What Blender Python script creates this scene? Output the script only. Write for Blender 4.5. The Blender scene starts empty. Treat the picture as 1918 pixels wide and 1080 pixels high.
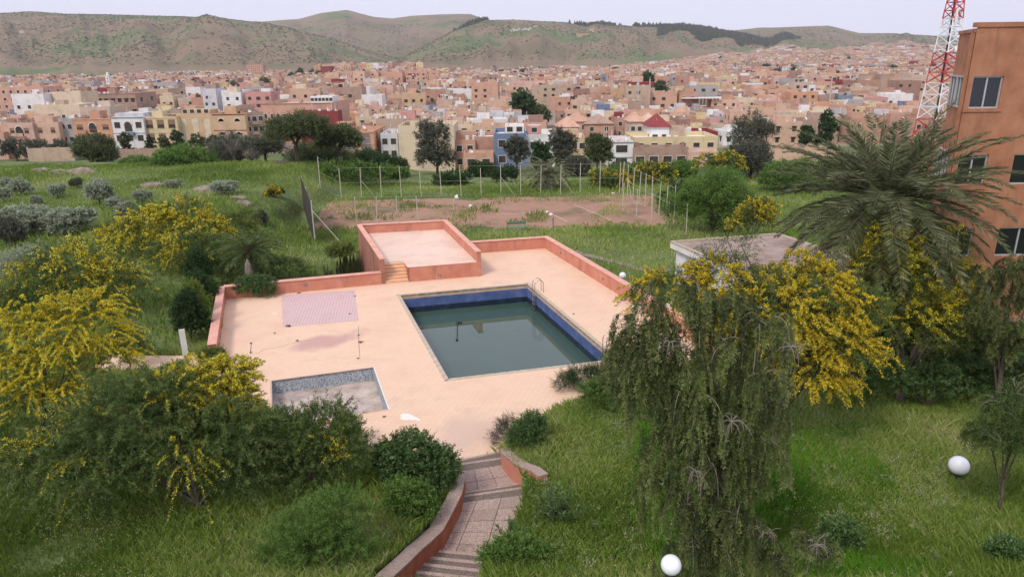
import bpy, bmesh, math, random
import numpy as np
from mathutils import Vector, Matrix
from mathutils.geometry import tessellate_polygon

# ------------------------------------------------------------------ camera, sky, sun, exposure
scene = bpy.context.scene
C = scene.collection
F, PITCH, ROLL, HC = 1316.7, math.radians(17.8), math.radians(-0.715), 14.0
cp, sp = math.cos(PITCH), math.sin(PITCH)
fw = np.array([0, cp, -sp]); up0 = np.array([0, sp, cp]); ri0 = np.array([1.0, 0, 0])
cr, sr = math.cos(ROLL), math.sin(ROLL)
ri = cr * ri0 + sr * up0; upv = -sr * ri0 + cr * up0
cd = bpy.data.cameras.new('camera'); cam = bpy.data.objects.new('camera', cd); C.objects.link(cam)
cd.sensor_width = 36; cd.lens = 36 * F / 1918; cd.clip_start = 0.1; cd.clip_end = 20000
cam.matrix_world = Matrix(((ri[0], upv[0], -fw[0], 0), (ri[1], upv[1], -fw[1], 0), (ri[2], upv[2], -fw[2], HC), (0, 0, 0, 1)))
scene.camera = cam

w = bpy.data.worlds.new('World'); scene.world = w; w.use_nodes = True
nt = w.node_tree; bg = nt.nodes['Background']
sky = nt.nodes.new('ShaderNodeTexSky'); sky.sky_type = 'NISHITA'; sky.sun_disc = False
SUN_EL, SUN_AZ = math.radians(48), math.radians(215)      # azimuth from +Y clockwise
sky.sun_elevation = SUN_EL; sky.sun_rotation = SUN_AZ
sky.air_density = 1.0; sky.dust_density = 6.0; sky.ozone_density = 1.5
veil = nt.nodes.new('ShaderNodeMixRGB'); veil.blend_type = 'MIX'; veil.inputs[0].default_value = 0.86
veil.inputs[2].default_value = (7.0, 7.0, 8.6, 1)          # high overcast veil in front of the blue
nt.links.new(sky.outputs[0], veil.inputs[1]); nt.links.new(veil.outputs[0], bg.inputs[0])
bg.inputs[1].default_value = 0.10
sl = bpy.data.lights.new('sun', 'SUN'); sl.energy = 1.5; sl.angle = math.radians(12); sl.color = (1, .93, .82)
so = bpy.data.objects.new('sun', sl); C.objects.link(so)
sd = Vector((math.sin(SUN_AZ) * math.cos(SUN_EL), math.cos(SUN_AZ) * math.cos(SUN_EL), math.sin(SUN_EL)))
so.rotation_euler = sd.to_track_quat('Z', 'Y').to_euler()
scene.view_settings.view_transform = 'Standard'; scene.view_settings.look = 'None'
scene.view_settings.exposure = 0.5; scene.view_settings.gamma = 1
scene.cycles.max_bounces = 6; scene.cycles.diffuse_bounces = 3; scene.cycles.transparent_max_bounces = 6
scene.cycles.volume_bounces = 0

R = np.random.default_rng(7)
random.seed(7)

# ------------------------------------------------------------------ placement from the calibrated view
def ray(px, py): return fw + ri * (px - 959) / F + upv * (540 - py) / F
def at(px, py, z=0.0):
    d = ray(px, py); return d * (z - HC) / d[2] + np.array([0, 0, HC])
def atY(px, py, Y):
    d = ray(px, py); return d * Y / d[1] + np.array([0, 0, HC])

def hash2(ix, iy, s):
    n = (ix.astype(np.int64) * 374761393 + iy.astype(np.int64) * 668265263 + s * 974634777) & 0x7fffffff
    n = ((n ^ (n >> 13)) * 1274126177) & 0x7fffffff
    return ((n ^ (n >> 16)) & 0xffff) / 65535.0
def vn(x, y, s=0):
    x = np.asarray(x, float); y = np.asarray(y, float)
    ix = np.floor(x); iy = np.floor(y); fx = x - ix; fy = y - iy
    fx = fx * fx * (3 - 2 * fx); fy = fy * fy * (3 - 2 * fy)
    a = hash2(ix, iy, s); b = hash2(ix + 1, iy, s); c = hash2(ix, iy + 1, s); d = hash2(ix + 1, iy + 1, s)
    return (a * (1 - fx) + b * fx) * (1 - fy) + (c * (1 - fx) + d * fx) * fy
def fbm(x, y, o=4, s=0):
    t = 0; a = .5; n = 0
    for i in range(o):
        t = t + a * vn(x * 2 ** i, y * 2 ** i, s + i); n += a; a *= .5
    return t / n
def sm(t): t = np.clip(t, 0, 1); return t * t * (3 - 2 * t)

# hills: skylines read along the horizon, two ranges
SKY = [(-400, 30), (0, 25), (60, 22), (130, 27), (180, 27), (330, 31), (480, 42), (560, 36), (600, 25), (650, 19), (700, 32), (735, 35), (770, 30), (830, 27), (880, 27), (915, 38), (1000, 46), (1060, 52), (1150, 60), (1240, 62), (1340, 60), (1420, 53), (1480, 51), (1550, 49), (1610, 62), (1700, 64), (1760, 69), (1918, 76), (2300, 70)]
FRONT = [(-400, 32), (0, 25), (60, 22), (130, 27), (180, 27), (330, 31), (420, 36), (480, 42), (560, 56), (640, 78), (700, 98), (750, 110), (790, 88), (850, 58), (910, 38), (960, 37), (1000, 39), (1060, 42), (1100, 50), (1130, 47), (1200, 50), (1280, 50), (1340, 57), (1400, 68), (1480, 86), (1560, 96), (1700, 100), (1918, 100), (2300, 100)]
def table(L, RR):
    t = []; h = []
    for px, py in L:
        p = atY(px, py, RR(px)); t.append(p[0] / p[1]); h.append(p[2])
    return np.array(t), np.array(h)
RF = lambda px: 2600 + max(0, px - 900) * 1.0
RB = lambda px: 4200
tF, hF = table(FRONT, RF); tB, hB = table(SKY, RB)
rF = np.array([RF(p[0]) for p in FRONT])
def hills_z(x, y):
    t = x / np.maximum(y, 1)
    y0 = np.interp(t, [-.9, -.3, 0, .15, .3, .45, .8], [1230, 1330, 1450, 1700, 2100, 2500, 2700])
    z0 = town_z(x, y)
    Rf = np.interp(t, tF, rF); Hf = np.interp(t, tF, hF)
    u = (y - y0) / (Rf - y0)
    g = fbm(t * 26, y / 900, 4, 11); g2 = fbm(x / 160, y / 260, 4, 5)
    s = np.clip(u, 0, 1); shp = .35 * s + .65 * sm(s) ** 1.0
    shp = np.where(u > 1, 1 - .45 * np.clip((u - 1) / .6, 0, 1), shp)
    f = (Hf - z0) * shp
    f = f + ((g - .5) * 125 + (g2 - .5) * 46) * np.clip(u * 1.6, 0, 1) * np.clip((1 - u) * 1.7, 0, 1)
    Hb = np.interp(t, tB, hB)
    ub = (y - 2500) / (4200 - 2500); sb = np.clip(ub, 0, 1)
    b = (Hb - z0) * (.3 * sb + .7 * sm(sb)) * (1 - .5 * np.clip((ub - 1) * 2, 0, 1))
    b = b + ((fbm(t * 30, y / 1400, 4, 31) - .5) * 110 + (fbm(x / 200, y / 300, 3, 9) - .5) * 30) * np.clip(ub * 2, 0, 1) * np.clip((1 - ub) * 1.2, 0, 1)
    return np.maximum(np.maximum(f, b), 0) * (u > 0) + z0
def town_z(x, y):
    t = x / np.maximum(y, 1)
    z = -10 + (fbm(x / 260, y / 260, 2, 3) - .5) * 3 * sm((y - 260) / 200)
    z = z + sm((t - .02) / .3) * np.interp(y, [900, 1400, 2000, 2600, 3200], [0, 8, 24, 46, 60])
    z = z + sm((.1 - t) / .3) * np.interp(y, [900, 1300, 1600], [0, 5, 7])
    return z

def near_z(x, y):
    zc = np.interp(y, [-60, 8, 13, 14.5, 18, 22, 26, 32, 48, 60, 72, 94, 120, 150, 200], [6, 3.9, 2.7, 2.1, 1.25, .75, .3, -.15, -.8, -1.6, -2.5, -2.5, -4.6, -7.5, -10])
    zl = np.interp(y, [-60, 8, 13, 14.5, 18, 22, 26, 30, 60, 100, 130, 190, 200], [6, 3.9, 2.7, 2.1, 1.3, .8, .4, .05, .4, .6, -3, -9.5, -10])
    t = sm((-x - 15 - np.clip(y - 45, 0, 40) * .1) / 11)
    z = zc * (1 - t) + zl * t
    z = z + (fbm(x / 5, y / 5, 3, 2) - .5) * .45 * np.clip((y - 10) / 10, 0, 1) + (fbm(x / 16, y / 16, 2, 4) - .5) * .9 * sm((y - 95) / 15) * sm((190 - y) / 30)
    court = sm((np.where(x < 0, 25, 20) - np.abs(x)) / 2) * sm((y - 69) / 3) * sm((94 - y) / 3)
    z = z * (1 - court) - 2.5 * court
    return z

# ------------------------------------------------------------------ outlines of the pool terrace (metres)
POOL = [at(750, 553)[:2], at(987, 532)[:2], None, at(840, 709)[:2]]
POOL[2] = POOL[1] + POOL[3] - POOL[0]
K = [at(509, 713)[:2], at(699, 688)[:2], at(727, 766)[:2], None]
K[3] = K[0] + K[2] - K[1]
TQ = [np.array(p) for p in ((-8.7, 44.9), (-2.1, 46.5), (-5.35, 56.9), (-12.4, 55.5))]   # raised terrace FL FR BR BL
NW = np.array((-18.08, 42.14)); WS = np.array((-14.83, 32.62)); NE = np.array((2.65, 53.85)); E2 = np.array((6.26, 43.35)); E3 = np.array((10.1, 32.2))
TN = TQ[1] + (TQ[2] - TQ[1]) * .56
DECK = [NW, TQ[0], TQ[1], TN, NE, E2, E3, np.array((5.6, 30.6)), np.array((3.9, 28.6)), np.array((1.6, 26.6)), np.array((-.46, 23.34)), np.array((-2.05, 22.49)), np.array((-4.6, 23.2)), np.array((-8, 25.2)), np.array((-12, 28.2)), np.array((-15.6, 30.4)), WS]
def inside(x, y, poly):
    r = np.zeros(np.shape(x), bool); n = len(poly); j = n - 1
    for i in range(n):
        xi, yi = poly[i]; xj, yj = poly[j]
        r ^= ((yi > y) != (yj > y)) & (x < (xj - xi) * (y - yi) / (yj - yi + 1e-12) + xi); j = i
    return r
def dist_poly(x, y, poly):
    d = np.full(np.shape(x), 1e9)
    for i in range(len(poly)):
        ax, ay = poly[i]; bx, by = poly[(i + 1) % len(poly)]
        dx, dy = bx - ax, by - ay; t = np.clip(((x - ax) * dx + (y - ay) * dy) / (dx * dx + dy * dy), 0, 1)
        d = np.minimum(d, np.hypot(x - ax - t * dx, y - ay - t * dy))
    return d
DX = [NW, TQ[3], TQ[2], TN, NE, E2, E3] + DECK[7:]
# stairs: stations (left px, right px, z of the tread beyond it)
ST = [((861, 867), (940, 851), .15), ((860, 875), (940, 863), .30), ((860, 884), (942, 871), .33),
      ((860, 930), (972, 911), .48), ((853, 937), (978, 919), .63), ((848, 944), (984, 927), .66),
      ((796, 1036), (960, 1051), .82), ((783, 1048), (948, 1065), .97), ((768, 1060), (938, 1079), 1.12), ((752, 1074), (930, 1094), 1.27), ((736, 1089), (922, 1110), 1.42), ((718, 1106), (915, 1128), 1.57), ((700, 1125), (910, 1150), 1.72), ((685, 1150), (905, 1176), 1.8)]
SL = []; SR = []; SZ = []
zprev = 0.0
for l, r, z in ST:
    SL.append(at(*l, zprev)[:2]); SR.append(at(*r, zprev)[:2]); SZ.append(z); zprev = z
STP = SL + SR[::-1]
GATE = [np.array(p) for p in ((-20.6, 31.2), (-20.6, 33.3), (-15.2, 33.1), (-15.2, 30.9))]   # path leaving by the west gap

def ground_z(x, y):
    x = np.asarray(x, float); y = np.asarray(y, float)
    z = np.where(y < 200, near_z(x, y), town_z(x, y))
    dd = dist_poly(x, y, DX); ind = inside(x, y, DX)
    flat = np.where(y > 40, z, -.12)
    # ground near the front rim meets the terrace level
    k = np.clip(1 - dd / 3.0, 0, 1) * (y < 33)
    z = z * (1 - k) + np.minimum(z, -.02 + dd * .35) * k
    kw = np.clip(1 - dd / 2.0, 0, 1) * (y >= 33) * (y < 44) * (x < -10)
    z = z * (1 - kw) + .1 * kw
    z = np.where(ind & (dd > .35), -3.6, np.where(ind, -.3, z))
    ins = inside(x, y, STP)
    z = np.where(ins, z - 2.5, z)
    ig = inside(x, y, GATE); z = np.where(ig, np.minimum(z, -.08), z)
    return z
def gz(x, y): return float(ground_z(np.array([x]), np.array([y]))[0])
def gp(px, py):
    """ground point seen at a pixel"""
    d = ray(px, py)
    ys = np.geomspace(9, 3000, 1500); xs = d[0] / d[1] * ys; zs = HC + d[2] / d[1] * ys
    h = ground_z(xs, ys); i = int(np.argmax(zs < h))
    return float(xs[i]), float(ys[i]), float(h[i])

# ------------------------------------------------------------------ mesh helpers
def tag(o, label=None, cat=None, group=None, kind=None):
    if label: o['label'] = label
    if cat: o['category'] = cat
    if group: o['group'] = group
    if kind: o['kind'] = kind
    return o
def link(name, me, mats=None, parent=None, loc=None, rot=None):
    o = bpy.data.objects.new(name, me); C.objects.link(o)
    if mats is not None and me is not None and len(me.materials) == 0:
        for m in (mats if isinstance(mats, (list, tuple)) else [mats]): me.materials.append(m)
    if parent: o.parent = parent
    if loc is not None: o.location = loc
    if rot is not None: o.rotation_euler = (0, 0, rot)
    return o
def empty(name, loc=(0, 0, 0), rz=0):
    o = bpy.data.objects.new(name, None); C.objects.link(o); o.location = loc; o.rotation_euler = (0, 0, rz); o.empty_display_size = .3
    return o
def fastmesh(name, V, Fq, rnd=None, mi=None, smooth=False):
    """V (n,3); Fq (m,k) constant-size faces"""
    me = bpy.data.meshes.new(name); V = np.asarray(V, np.float32); Fq = np.asarray(Fq, np.int32)
    m, k = Fq.shape
    me.vertices.add(len(V)); me.vertices.foreach_set('co', V.ravel())
    me.loops.add(m * k); me.loops.foreach_set('vertex_index', Fq.ravel())
    me.polygons.add(m); me.polygons.foreach_set('loop_start', np.arange(0, m * k, k, dtype=np.int32))
    if mi is not None: me.polygons.foreach_set('material_index', np.asarray(mi, np.int32))
    me.polygons.foreach_set('use_smooth', np.full(m, bool(smooth)))
    me.update(calc_edges=True)
    if rnd is not None:
        a = me.attributes.new('rnd', 'FLOAT', 'FACE'); a.data.foreach_set('value', np.asarray(rnd, np.float32))
    return me
class MB:
    def __init__(s): s.v = []; s.f = []; s.m = []
    def add(s, V, Fs, m=0):
        b = len(s.v); s.v += [tuple(map(float, p)) for p in V]; s.f += [tuple(i + b for i in f) for f in Fs]; s.m += [m] * len(Fs)
    def box(s, x0, x1, y0, y1, z0, z1, m=0, M=None):
        V = [(x0, y0, z0), (x1, y0, z0), (x1, y1, z0), (x0, y1, z0), (x0, y0, z1), (x1, y0, z1), (x1, y1, z1), (x0, y1, z1)]
        if M is not None: V = [tuple(M @ Vector(p)) for p in V]
        s.add(V, [(0, 3, 2, 1), (4, 5, 6, 7), (0, 1, 5, 4), (1, 2, 6, 5), (2, 3, 7, 6), (3, 0, 4, 7)], m)
    def prism(s, P, z0, z1, m=0, mt=None):
        """P list of 2d points counter-clockwise; z0,z1 scalars or lists"""
        n = len(P); zz0 = z0 if hasattr(z0, '__len__') else [z0] * n; zz1 = z1 if hasattr(z1, '__len__') else [z1] * n
        V = [(p[0], p[1], z) for p, z in zip(P, zz0)] + [(p[0], p[1], z) for p, z in zip(P, zz1)]
        s.add(V, [(i, (i + 1) % n, n + (i + 1) % n, n + i) for i in range(n)], m)
        s.add(V[n:], [tuple(range(n))], m if mt is None else mt); s.add(V[:n], [tuple(range(n))[::-1]], m)
    def tube(s, P, r, n=6, m=0, r2=None, cap=True):
        P = [Vector(p) for p in P]; k = len(P)
        rr = r if hasattr(r, '__len__') else ([r] * k if r2 is None else [r + (r2 - r) * i / (k - 1) for i in range(k)])
        V = []; prev = None
        for i, p in enumerate(P):
            t = (P[min(i + 1, k - 1)] - P[max(i - 1, 0)]).normalized()
            a = t.cross(Vector((0, 0, 1)) if abs(t.z) < .95 else Vector((1, 0, 0))).normalized()
            if prev is not None and a.dot(prev) < 0: a = -a
            prev = a
            b = t.cross(a)
            for j in range(n):
                q = 2 * math.pi * j / n; V.append(p + (a * math.cos(q) + b * math.sin(q)) * rr[i])
        Fs = [(i * n + j, i * n + (j + 1) % n, (i + 1) * n + (j + 1) % n, (i + 1) * n + j) for i in range(k - 1) for j in range(n)]
        if cap: Fs += [tuple(range(n))[::-1], tuple((k - 1) * n + j for j in range(n))]
        s.add(V, Fs, m)
    def lathe(s, prof, n=16, m=0, c=(0, 0, 0)):
        V = [(c[0] + r * math.cos(2 * math.pi * j / n), c[1] + r * math.sin(2 * math.pi * j / n), c[2] + z) for r, z in prof for j in range(n)]
        s.add(V, [(i * n + j, i * n + (j + 1) % n, (i + 1) * n + (j + 1) % n, (i + 1) * n + j) for i in range(len(prof) - 1) for j in range(n)], m)
    def mesh(s, name, smooth=False, fix=False):
        me = bpy.data.meshes.new(name); me.from_pydata(s.v, [], s.f); me.polygons.foreach_set('material_index', s.m)
        if smooth: me.polygons.foreach_set('use_smooth', [True] * len(s.f))
        if fix:
            bm = bmesh.new(); bm.from_mesh(me); bmesh.ops.remove_doubles(bm, verts=bm.verts, dist=1e-4); bmesh.ops.recalc_face_normals(bm, faces=bm.faces); bm.to_mesh(me); bm.free()
        me.update(); return me
    def obj(s, name, mats, parent=None, smooth=False, fix=False):
        return link(name, s.mesh(name, smooth, fix), mats, parent)

# ------------------------------------------------------------------ materials
def mat(name, cols, scale=3.0, rough=.9, bump=0.0, bscale=40, detail=6, spec=.25, pos=True, metal=0, stretch=None, ramp=None, coord='Object', dirt=None, distort=0):
    """cols: list of colours mixed by fractal noise"""
    m = bpy.data.materials.new(name); m.use_nodes = True; n = m.node_tree.nodes; l = m.node_tree.links
    b = n['Principled BSDF']; b.inputs['Roughness'].default_value = rough; b.inputs['Specular IOR Level'].default_value = spec; b.inputs['Metallic'].default_value = metal
    if len(cols) == 1 and not bump:
        b.inputs['Base Color'].default_value = (*cols[0], 1); return m
    tc = n.new('ShaderNodeTexCoord') if coord != 'World' else n.new('ShaderNodeNewGeometry'); out = tc.outputs[coord] if coord != 'World' else tc.outputs['Position']
    mp = n.new('ShaderNodeMapping'); l.new(out, mp.inputs[0])
    if stretch: mp.inputs['Scale'].default_value = stretch
    t = n.new('ShaderNodeTexNoise'); t.inputs['Scale'].default_value = scale; t.inputs['Detail'].default_value = detail; t.inputs['Roughness'].default_value = .62; t.inputs['Distortion'].default_value = distort
    l.new(mp.outputs[0], t.inputs['Vector'])
    cr_ = n.new('ShaderNodeValToRGB'); l.new(t.outputs[0], cr_.inputs[0]); e = cr_.color_ramp.elements
    N = len(cols); ps = ramp or [.3 + .4 * i / max(1, N - 1) for i in range(N)]
    e[0].position = ps[0]; e[0].color = (*cols[0], 1); e[1].position = ps[-1]; e[1].color = (*cols[-1], 1)
    for i in range(1, N - 1): x = e.new(ps[i]); x.color = (*cols[i], 1)
    colout = cr_.outputs[0]
    if dirt:
        t3 = n.new('ShaderNodeTexNoise'); t3.inputs['Scale'].default_value = dirt[1]; t3.inputs['Detail'].default_value = 8; t3.inputs['Roughness'].default_value = .7
        mp3 = n.new('ShaderNodeMapping'); l.new(out, mp3.inputs[0]); l.new(mp3.outputs[0], t3.inputs['Vector'])
        if len(dirt) > 3: mp3.inputs['Scale'].default_value = dirt[3]
        mr = n.new('ShaderNodeMapRange'); mr.inputs[1].default_value = dirt[2]; mr.inputs[2].default_value = dirt[2] + .22; l.new(t3.outputs[0], mr.inputs[0])
        mx = n.new('ShaderNodeMixRGB'); l.new(mr.outputs[0], mx.inputs[0]); l.new(colout, mx.inputs[1]); mx.inputs[2].default_value = (*dirt[0], 1); colout = mx.outputs[0]
    l.new(colout, b.inputs['Base Color'])
    if bump:
        t2 = n.new('ShaderNodeTexNoise'); t2.inputs['Scale'].default_value = bscale; t2.inputs['Detail'].default_value = 5; l.new(mp.outputs[0], t2.inputs['Vector'])
        bp = n.new('ShaderNodeBump'); bp.inputs['Strength'].default_value = bump; bp.inputs['Distance'].default_value = .05; l.new(t2.outputs[0], bp.inputs['Height']); l.new(bp.outputs[0], b.inputs['Normal'])
    m['colout'] = 1
    return m
def leafmat(name, cols, trans=.4, rough=.6):
    if max(cols[-1]) < .42 and trans: cols = [tuple(v * 1.5 for v in c) for c in cols]
    m = bpy.data.materials.new(name); m.use_nodes = True; n = m.node_tree.nodes; l = m.node_tree.links
    b = n['Principled BSDF']; b.inputs['Roughness'].default_value = rough; b.inputs['Specular IOR Level'].default_value = .25
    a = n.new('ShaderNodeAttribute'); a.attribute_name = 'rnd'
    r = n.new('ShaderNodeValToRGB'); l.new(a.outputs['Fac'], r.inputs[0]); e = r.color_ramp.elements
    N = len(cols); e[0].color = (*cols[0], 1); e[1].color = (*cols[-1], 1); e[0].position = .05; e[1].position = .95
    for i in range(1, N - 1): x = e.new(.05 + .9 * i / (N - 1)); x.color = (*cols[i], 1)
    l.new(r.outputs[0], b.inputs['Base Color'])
    tr = n.new('ShaderNodeBsdfTranslucent'); l.new(r.outputs[0], tr.inputs[0]); mx = n.new('ShaderNodeMixShader'); mx.inputs[0].default_value = trans
    l.new(b.outputs[0], mx.inputs[1]); l.new(tr.outputs[0], mx.inputs[2]); l.new(mx.outputs[0], n['Material Output'].inputs[0])
    return m
def tiles(m, sx, sy, rot, jcol, strength, jw=.06, bump=.3, offset=0.0):
    """overlay joints of a tiled floor on a material's colour"""
    n = m.node_tree.nodes; l = m.node_tree.links; b = n['Principled BSDF']
    tc = n.new('ShaderNodeTexCoord'); mp = n.new('ShaderNodeMapping'); mp.inputs['Rotation'].default_value = (0, 0, rot); l.new(tc.outputs['Object'], mp.inputs[0])
    br = n.new('ShaderNodeTexBrick'); br.offset = offset; br.inputs['Scale'].default_value = 1; br.inputs['Brick Width'].default_value = sx; br.inputs['Row Height'].default_value = sy; br.inputs['Mortar Size'].default_value = jw * sx; br.inputs['Mortar Smooth'].default_value = .3
    br.inputs['Color1'].default_value = (0, 0, 0, 1); br.inputs['Color2'].default_value = (.25, .25, .25, 1); br.inputs['Mortar'].default_value = (1, 1, 1, 1)
    l.new(mp.outputs[0], br.inputs[0])
    src = b.inputs['Base Color'].links[0].from_socket
    ml = n.new('ShaderNodeMath'); ml.operation = 'MULTIPLY'; ml.inputs[1].default_value = strength; l.new(br.outputs[0], ml.inputs[0])
    mx = n.new('ShaderNodeMixRGB'); l.new(ml.outputs[0], mx.inputs[0]); l.new(src, mx.inputs[1]); mx.inputs[2].default_value = (*jcol, 1); l.new(mx.outputs[0], b.inputs['Base Color'])
    return m

M = {}
M['ground'] = mat('meadow_soil', [(.10, .085, .05), (.08, .11, .035), (.11, .15, .045), (.14, .17, .06), (.19, .16, .10)], .3, .95, .6, 3, 10, ramp=[.28, .4, .5, .6, .74], coord='World')
M['townground'] = mat('town_ground', [(.18, .13, .1), (.3, .24, .19), (.1, .12, .06)], .02, .95, coord='World')
M['hills'] = mat('hill_soil', [(.07, .10, .04), (.12, .145, .06), (.215, .15, .10), (.15, .12, .07), (.085, .115, .045)], .004, .95, 0, 3, 13, ramp=[.3, .42, .5, .6, .72], coord='World', distort=.4)
M['clay'] = mat('clay_court', [(.13, .12, .06), (.25, .155, .10), (.34, .20, .14), (.29, .18, .115), (.12, .13, .05)], .16, .95, .3, 8, 9, ramp=[.3, .4, .5, .62, .72], coord='World')
M['deck'] = tiles(mat('peach_floor_tiles', [(.66, .445, .305), (.73, .51, .36), (.75, .545, .395)], .35, .75, .08, 12, 8, ramp=[.3, .5, .72], coord='World', dirt=((.56, .38, .27), .35, .54)), .25, .25, math.radians(18), (.52, .36, .26), .42, .05)
def stain(m, c, yaw, sx, sy, col, amt, seed=0):
    n = m.node_tree.nodes; l = m.node_tree.links; b = n['Principled BSDF']; g_ = n.new('ShaderNodeNewGeometry')
    nz = n.new('ShaderNodeTexNoise'); nz.inputs['Scale'].default_value = .7; nz.inputs['Detail'].default_value = 7; l.new(g_.outputs['Position'], nz.inputs['Vector'])
    vs = n.new('ShaderNodeVectorMath'); vs.operation = 'SUBTRACT'; l.new(g_.outputs['Position'], vs.inputs[0]); vs.inputs[1].default_value = (c[0], c[1], 0)
    vr = n.new('ShaderNodeVectorRotate'); vr.rotation_type = 'Z_AXIS'; vr.inputs['Angle'].default_value = -yaw; l.new(vs.outputs[0], vr.inputs['Vector'])
    vm = n.new('ShaderNodeVectorMath'); vm.operation = 'MULTIPLY'; vm.inputs[1].default_value = (1 / sx, 1 / sy, 0); l.new(vr.outputs[0], vm.inputs[0])
    ln = n.new('ShaderNodeVectorMath'); ln.operation = 'LENGTH'; l.new(vm.outputs[0], ln.inputs[0])
    ad = n.new('ShaderNodeMath'); ad.operation = 'MULTIPLY_ADD'; l.new(nz.outputs[0], ad.inputs[0]); ad.inputs[1].default_value = 1.6; l.new(ln.outputs['Value'], ad.inputs[2])
    mr = n.new('ShaderNodeMapRange'); mr.inputs[1].default_value = 1.9; mr.inputs[2].default_value = 1.3; mr.inputs[3].default_value = 0; mr.inputs[4].default_value = amt; l.new(ad.outputs[0], mr.inputs[0])
    mx = n.new('ShaderNodeMixRGB'); l.new(mr.outputs[0], mx.inputs[0]); l.new(b.inputs['Base Color'].links[0].from_socket, mx.inputs[1]); mx.inputs[2].default_value = (*col, 1); l.new(mx.outputs[0], b.inputs['Base Color'])
stain(M['deck'], at(608, 640), math.radians(35), 2.3, 1.0, (.46, .27, .25), .75)
stain(M['deck'], at(870, 810), math.radians(60), 1.9, 1.3, (.50, .37, .31), .55)
stain(M['deck'], at(860, 470), math.radians(20), 6, 1.5, (.78, .60, .46), .4)
M['mauve'] = tiles(mat('mauve_pavers', [(.42, .27, .26), (.50, .33, .325), (.46, .31, .315)], .8, .85, .2, 20), .2, .2, math.radians(18), (.74, .60, .56), .45, .2, offset=.5)
M['terrfloor'] = mat('terrace_screed', [(.62, .44, .34), (.70, .52, .415), (.73, .56, .455)], .5, .7, .1, 15, 8, coord='World', dirt=((.62, .42, .33), .5, .6))
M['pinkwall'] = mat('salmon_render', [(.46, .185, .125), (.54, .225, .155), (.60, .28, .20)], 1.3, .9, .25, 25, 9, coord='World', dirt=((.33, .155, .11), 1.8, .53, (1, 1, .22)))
M['pinkdark'] = mat('shaded_salmon_render', [(.26, .13, .09), (.38, .17, .12), (.46, .21, .15)], 1.1, .9, .3, 25, 9, coord='World', dirt=((.14, .08, .06), 1.2, .52, (1, 1, .3)))  # left parapet: its shaded side put into a darker colour, with dirt streaks
M['pinktop'] = mat('sun_faded_coping', [(.58, .28, .21), (.66, .35, .27), (.70, .42, .33)], 2, .9, .3, 25, 9, coord='World')
M['redwall'] = mat('brick_red_render', [(.30, .085, .045), (.38, .115, .06), (.44, .16, .09)], 2.2, .9, .3, 25, 9, coord='World', dirt=((.2, .1, .07), 2.2, .56, (1, 1, .4)))
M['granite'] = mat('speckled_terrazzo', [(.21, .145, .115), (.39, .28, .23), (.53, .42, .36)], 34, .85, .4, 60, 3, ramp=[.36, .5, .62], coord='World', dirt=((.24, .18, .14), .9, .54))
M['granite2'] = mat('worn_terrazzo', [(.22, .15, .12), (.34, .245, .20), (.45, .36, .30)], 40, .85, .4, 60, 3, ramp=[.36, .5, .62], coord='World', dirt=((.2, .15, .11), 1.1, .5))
M['granite3'] = mat('dark_terrazzo', [(.10, .075, .06), (.17, .13, .105), (.24, .19, .16)], 30, .9, .4, 60, 3, ramp=[.36, .5, .62], coord='World')  # darker terrazzo for slab bed and treads, sets off the paler nosing strips
M['steps'] = mat('peach_step', [(.70, .42, .24), (.78, .52, .33)], 2, .85, .1, coord='World')
M['coping'] = mat('beige_pool_coping', [(.42, .30, .22), (.52, .38, .28), (.6, .46, .35)], 1.6, .8, .2, 25, 8, coord='World')
M['blue'] = mat('blue_pool_paint', [(.055, .085, .21), (.085, .13, .29), (.14, .19, .36)], 1.1, .6, .1, 20, 9, coord='World', dirt=((.20, .24, .42), 2.5, .62, (1, 1, .3)))
M['algae'] = mat('algae_stained_pool_wall', [(.008, .016, .03), (.015, .028, .05), (.03, .05, .09)], 2.4, .5, .1, 20, 8, coord='World')
M['mosaic'] = mat('blue_white_mosaic', [(.06, .09, .15), (.14, .18, .25), (.5, .53, .56), (.6, .62, .62)], 30, .5, 0, 20, 2, ramp=[.42, .47, .52, .6], coord='World')
M['kfloor'] = mat('stained_paddling_floor', [(.30, .24, .21), (.46, .38, .33), (.56, .47, .41)], 1.2, .85, .2, 20, 10, ramp=[.34, .5, .64], coord='World', dirt=((.16, .13, .12), 6, .56))
M['steel'] = mat('stainless_steel', [(.45, .4, .37), (.6, .55, .5)], 8, .35, 0, metal=.9)
M['white'] = mat('white_paint', [(.62, .60, .57), (.78, .77, .75)], 1.2, .6, .05, 10, 8, coord='World')
M['globe'] = mat('opal_globe_plastic', [(.72, .73, .78), (.84, .85, .88)], 3, .35, 0, dirt=((.35, .35, .33), 6, .64))
M['dark'] = mat('dark_metal', [(.03, .028, .026), (.05, .045, .04)], 8, .6)
M['screen'] = mat('dark_windscreen_cloth', [(.035, .028, .024), (.07, .055, .045)], 5, .95, coord='World')
M['post'] = mat('weathered_fence_post', [(.40, .37, .30), (.58, .53, .44)], 3, .8)
M['rust'] = mat('rusty_steel', [(.22, .12, .07), (.36, .25, .17)], 4, .8)
M['bark'] = mat('grey_brown_bark', [(.06, .045, .035), (.14, .11, .09)], 9, .95, .5, 30, coord='World')
M['palebark'] = mat('pale_dry_twigs', [(.14, .12, .10), (.27, .235, .20)], 6, .9, coord='World')
M['rock'] = mat('pale_pink_rock', [(.13, .10, .08), (.23, .185, .155), (.33, .27, .23)], 1.5, .95, .6, 8, coord='World')
M['orange'] = mat('orange_facade_render', [(.30, .13, .07), (.40, .18, .10), (.47, .235, .14)], 1.0, .95, .5, 40, 10, coord='World', dirt=((.22, .11, .07), 1.4, .52, (1, 1, .16)))
M['alu'] = mat('aluminium_frame', [(.42, .42, .43), (.52, .52, .53)], 5, .45, metal=.3)
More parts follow.
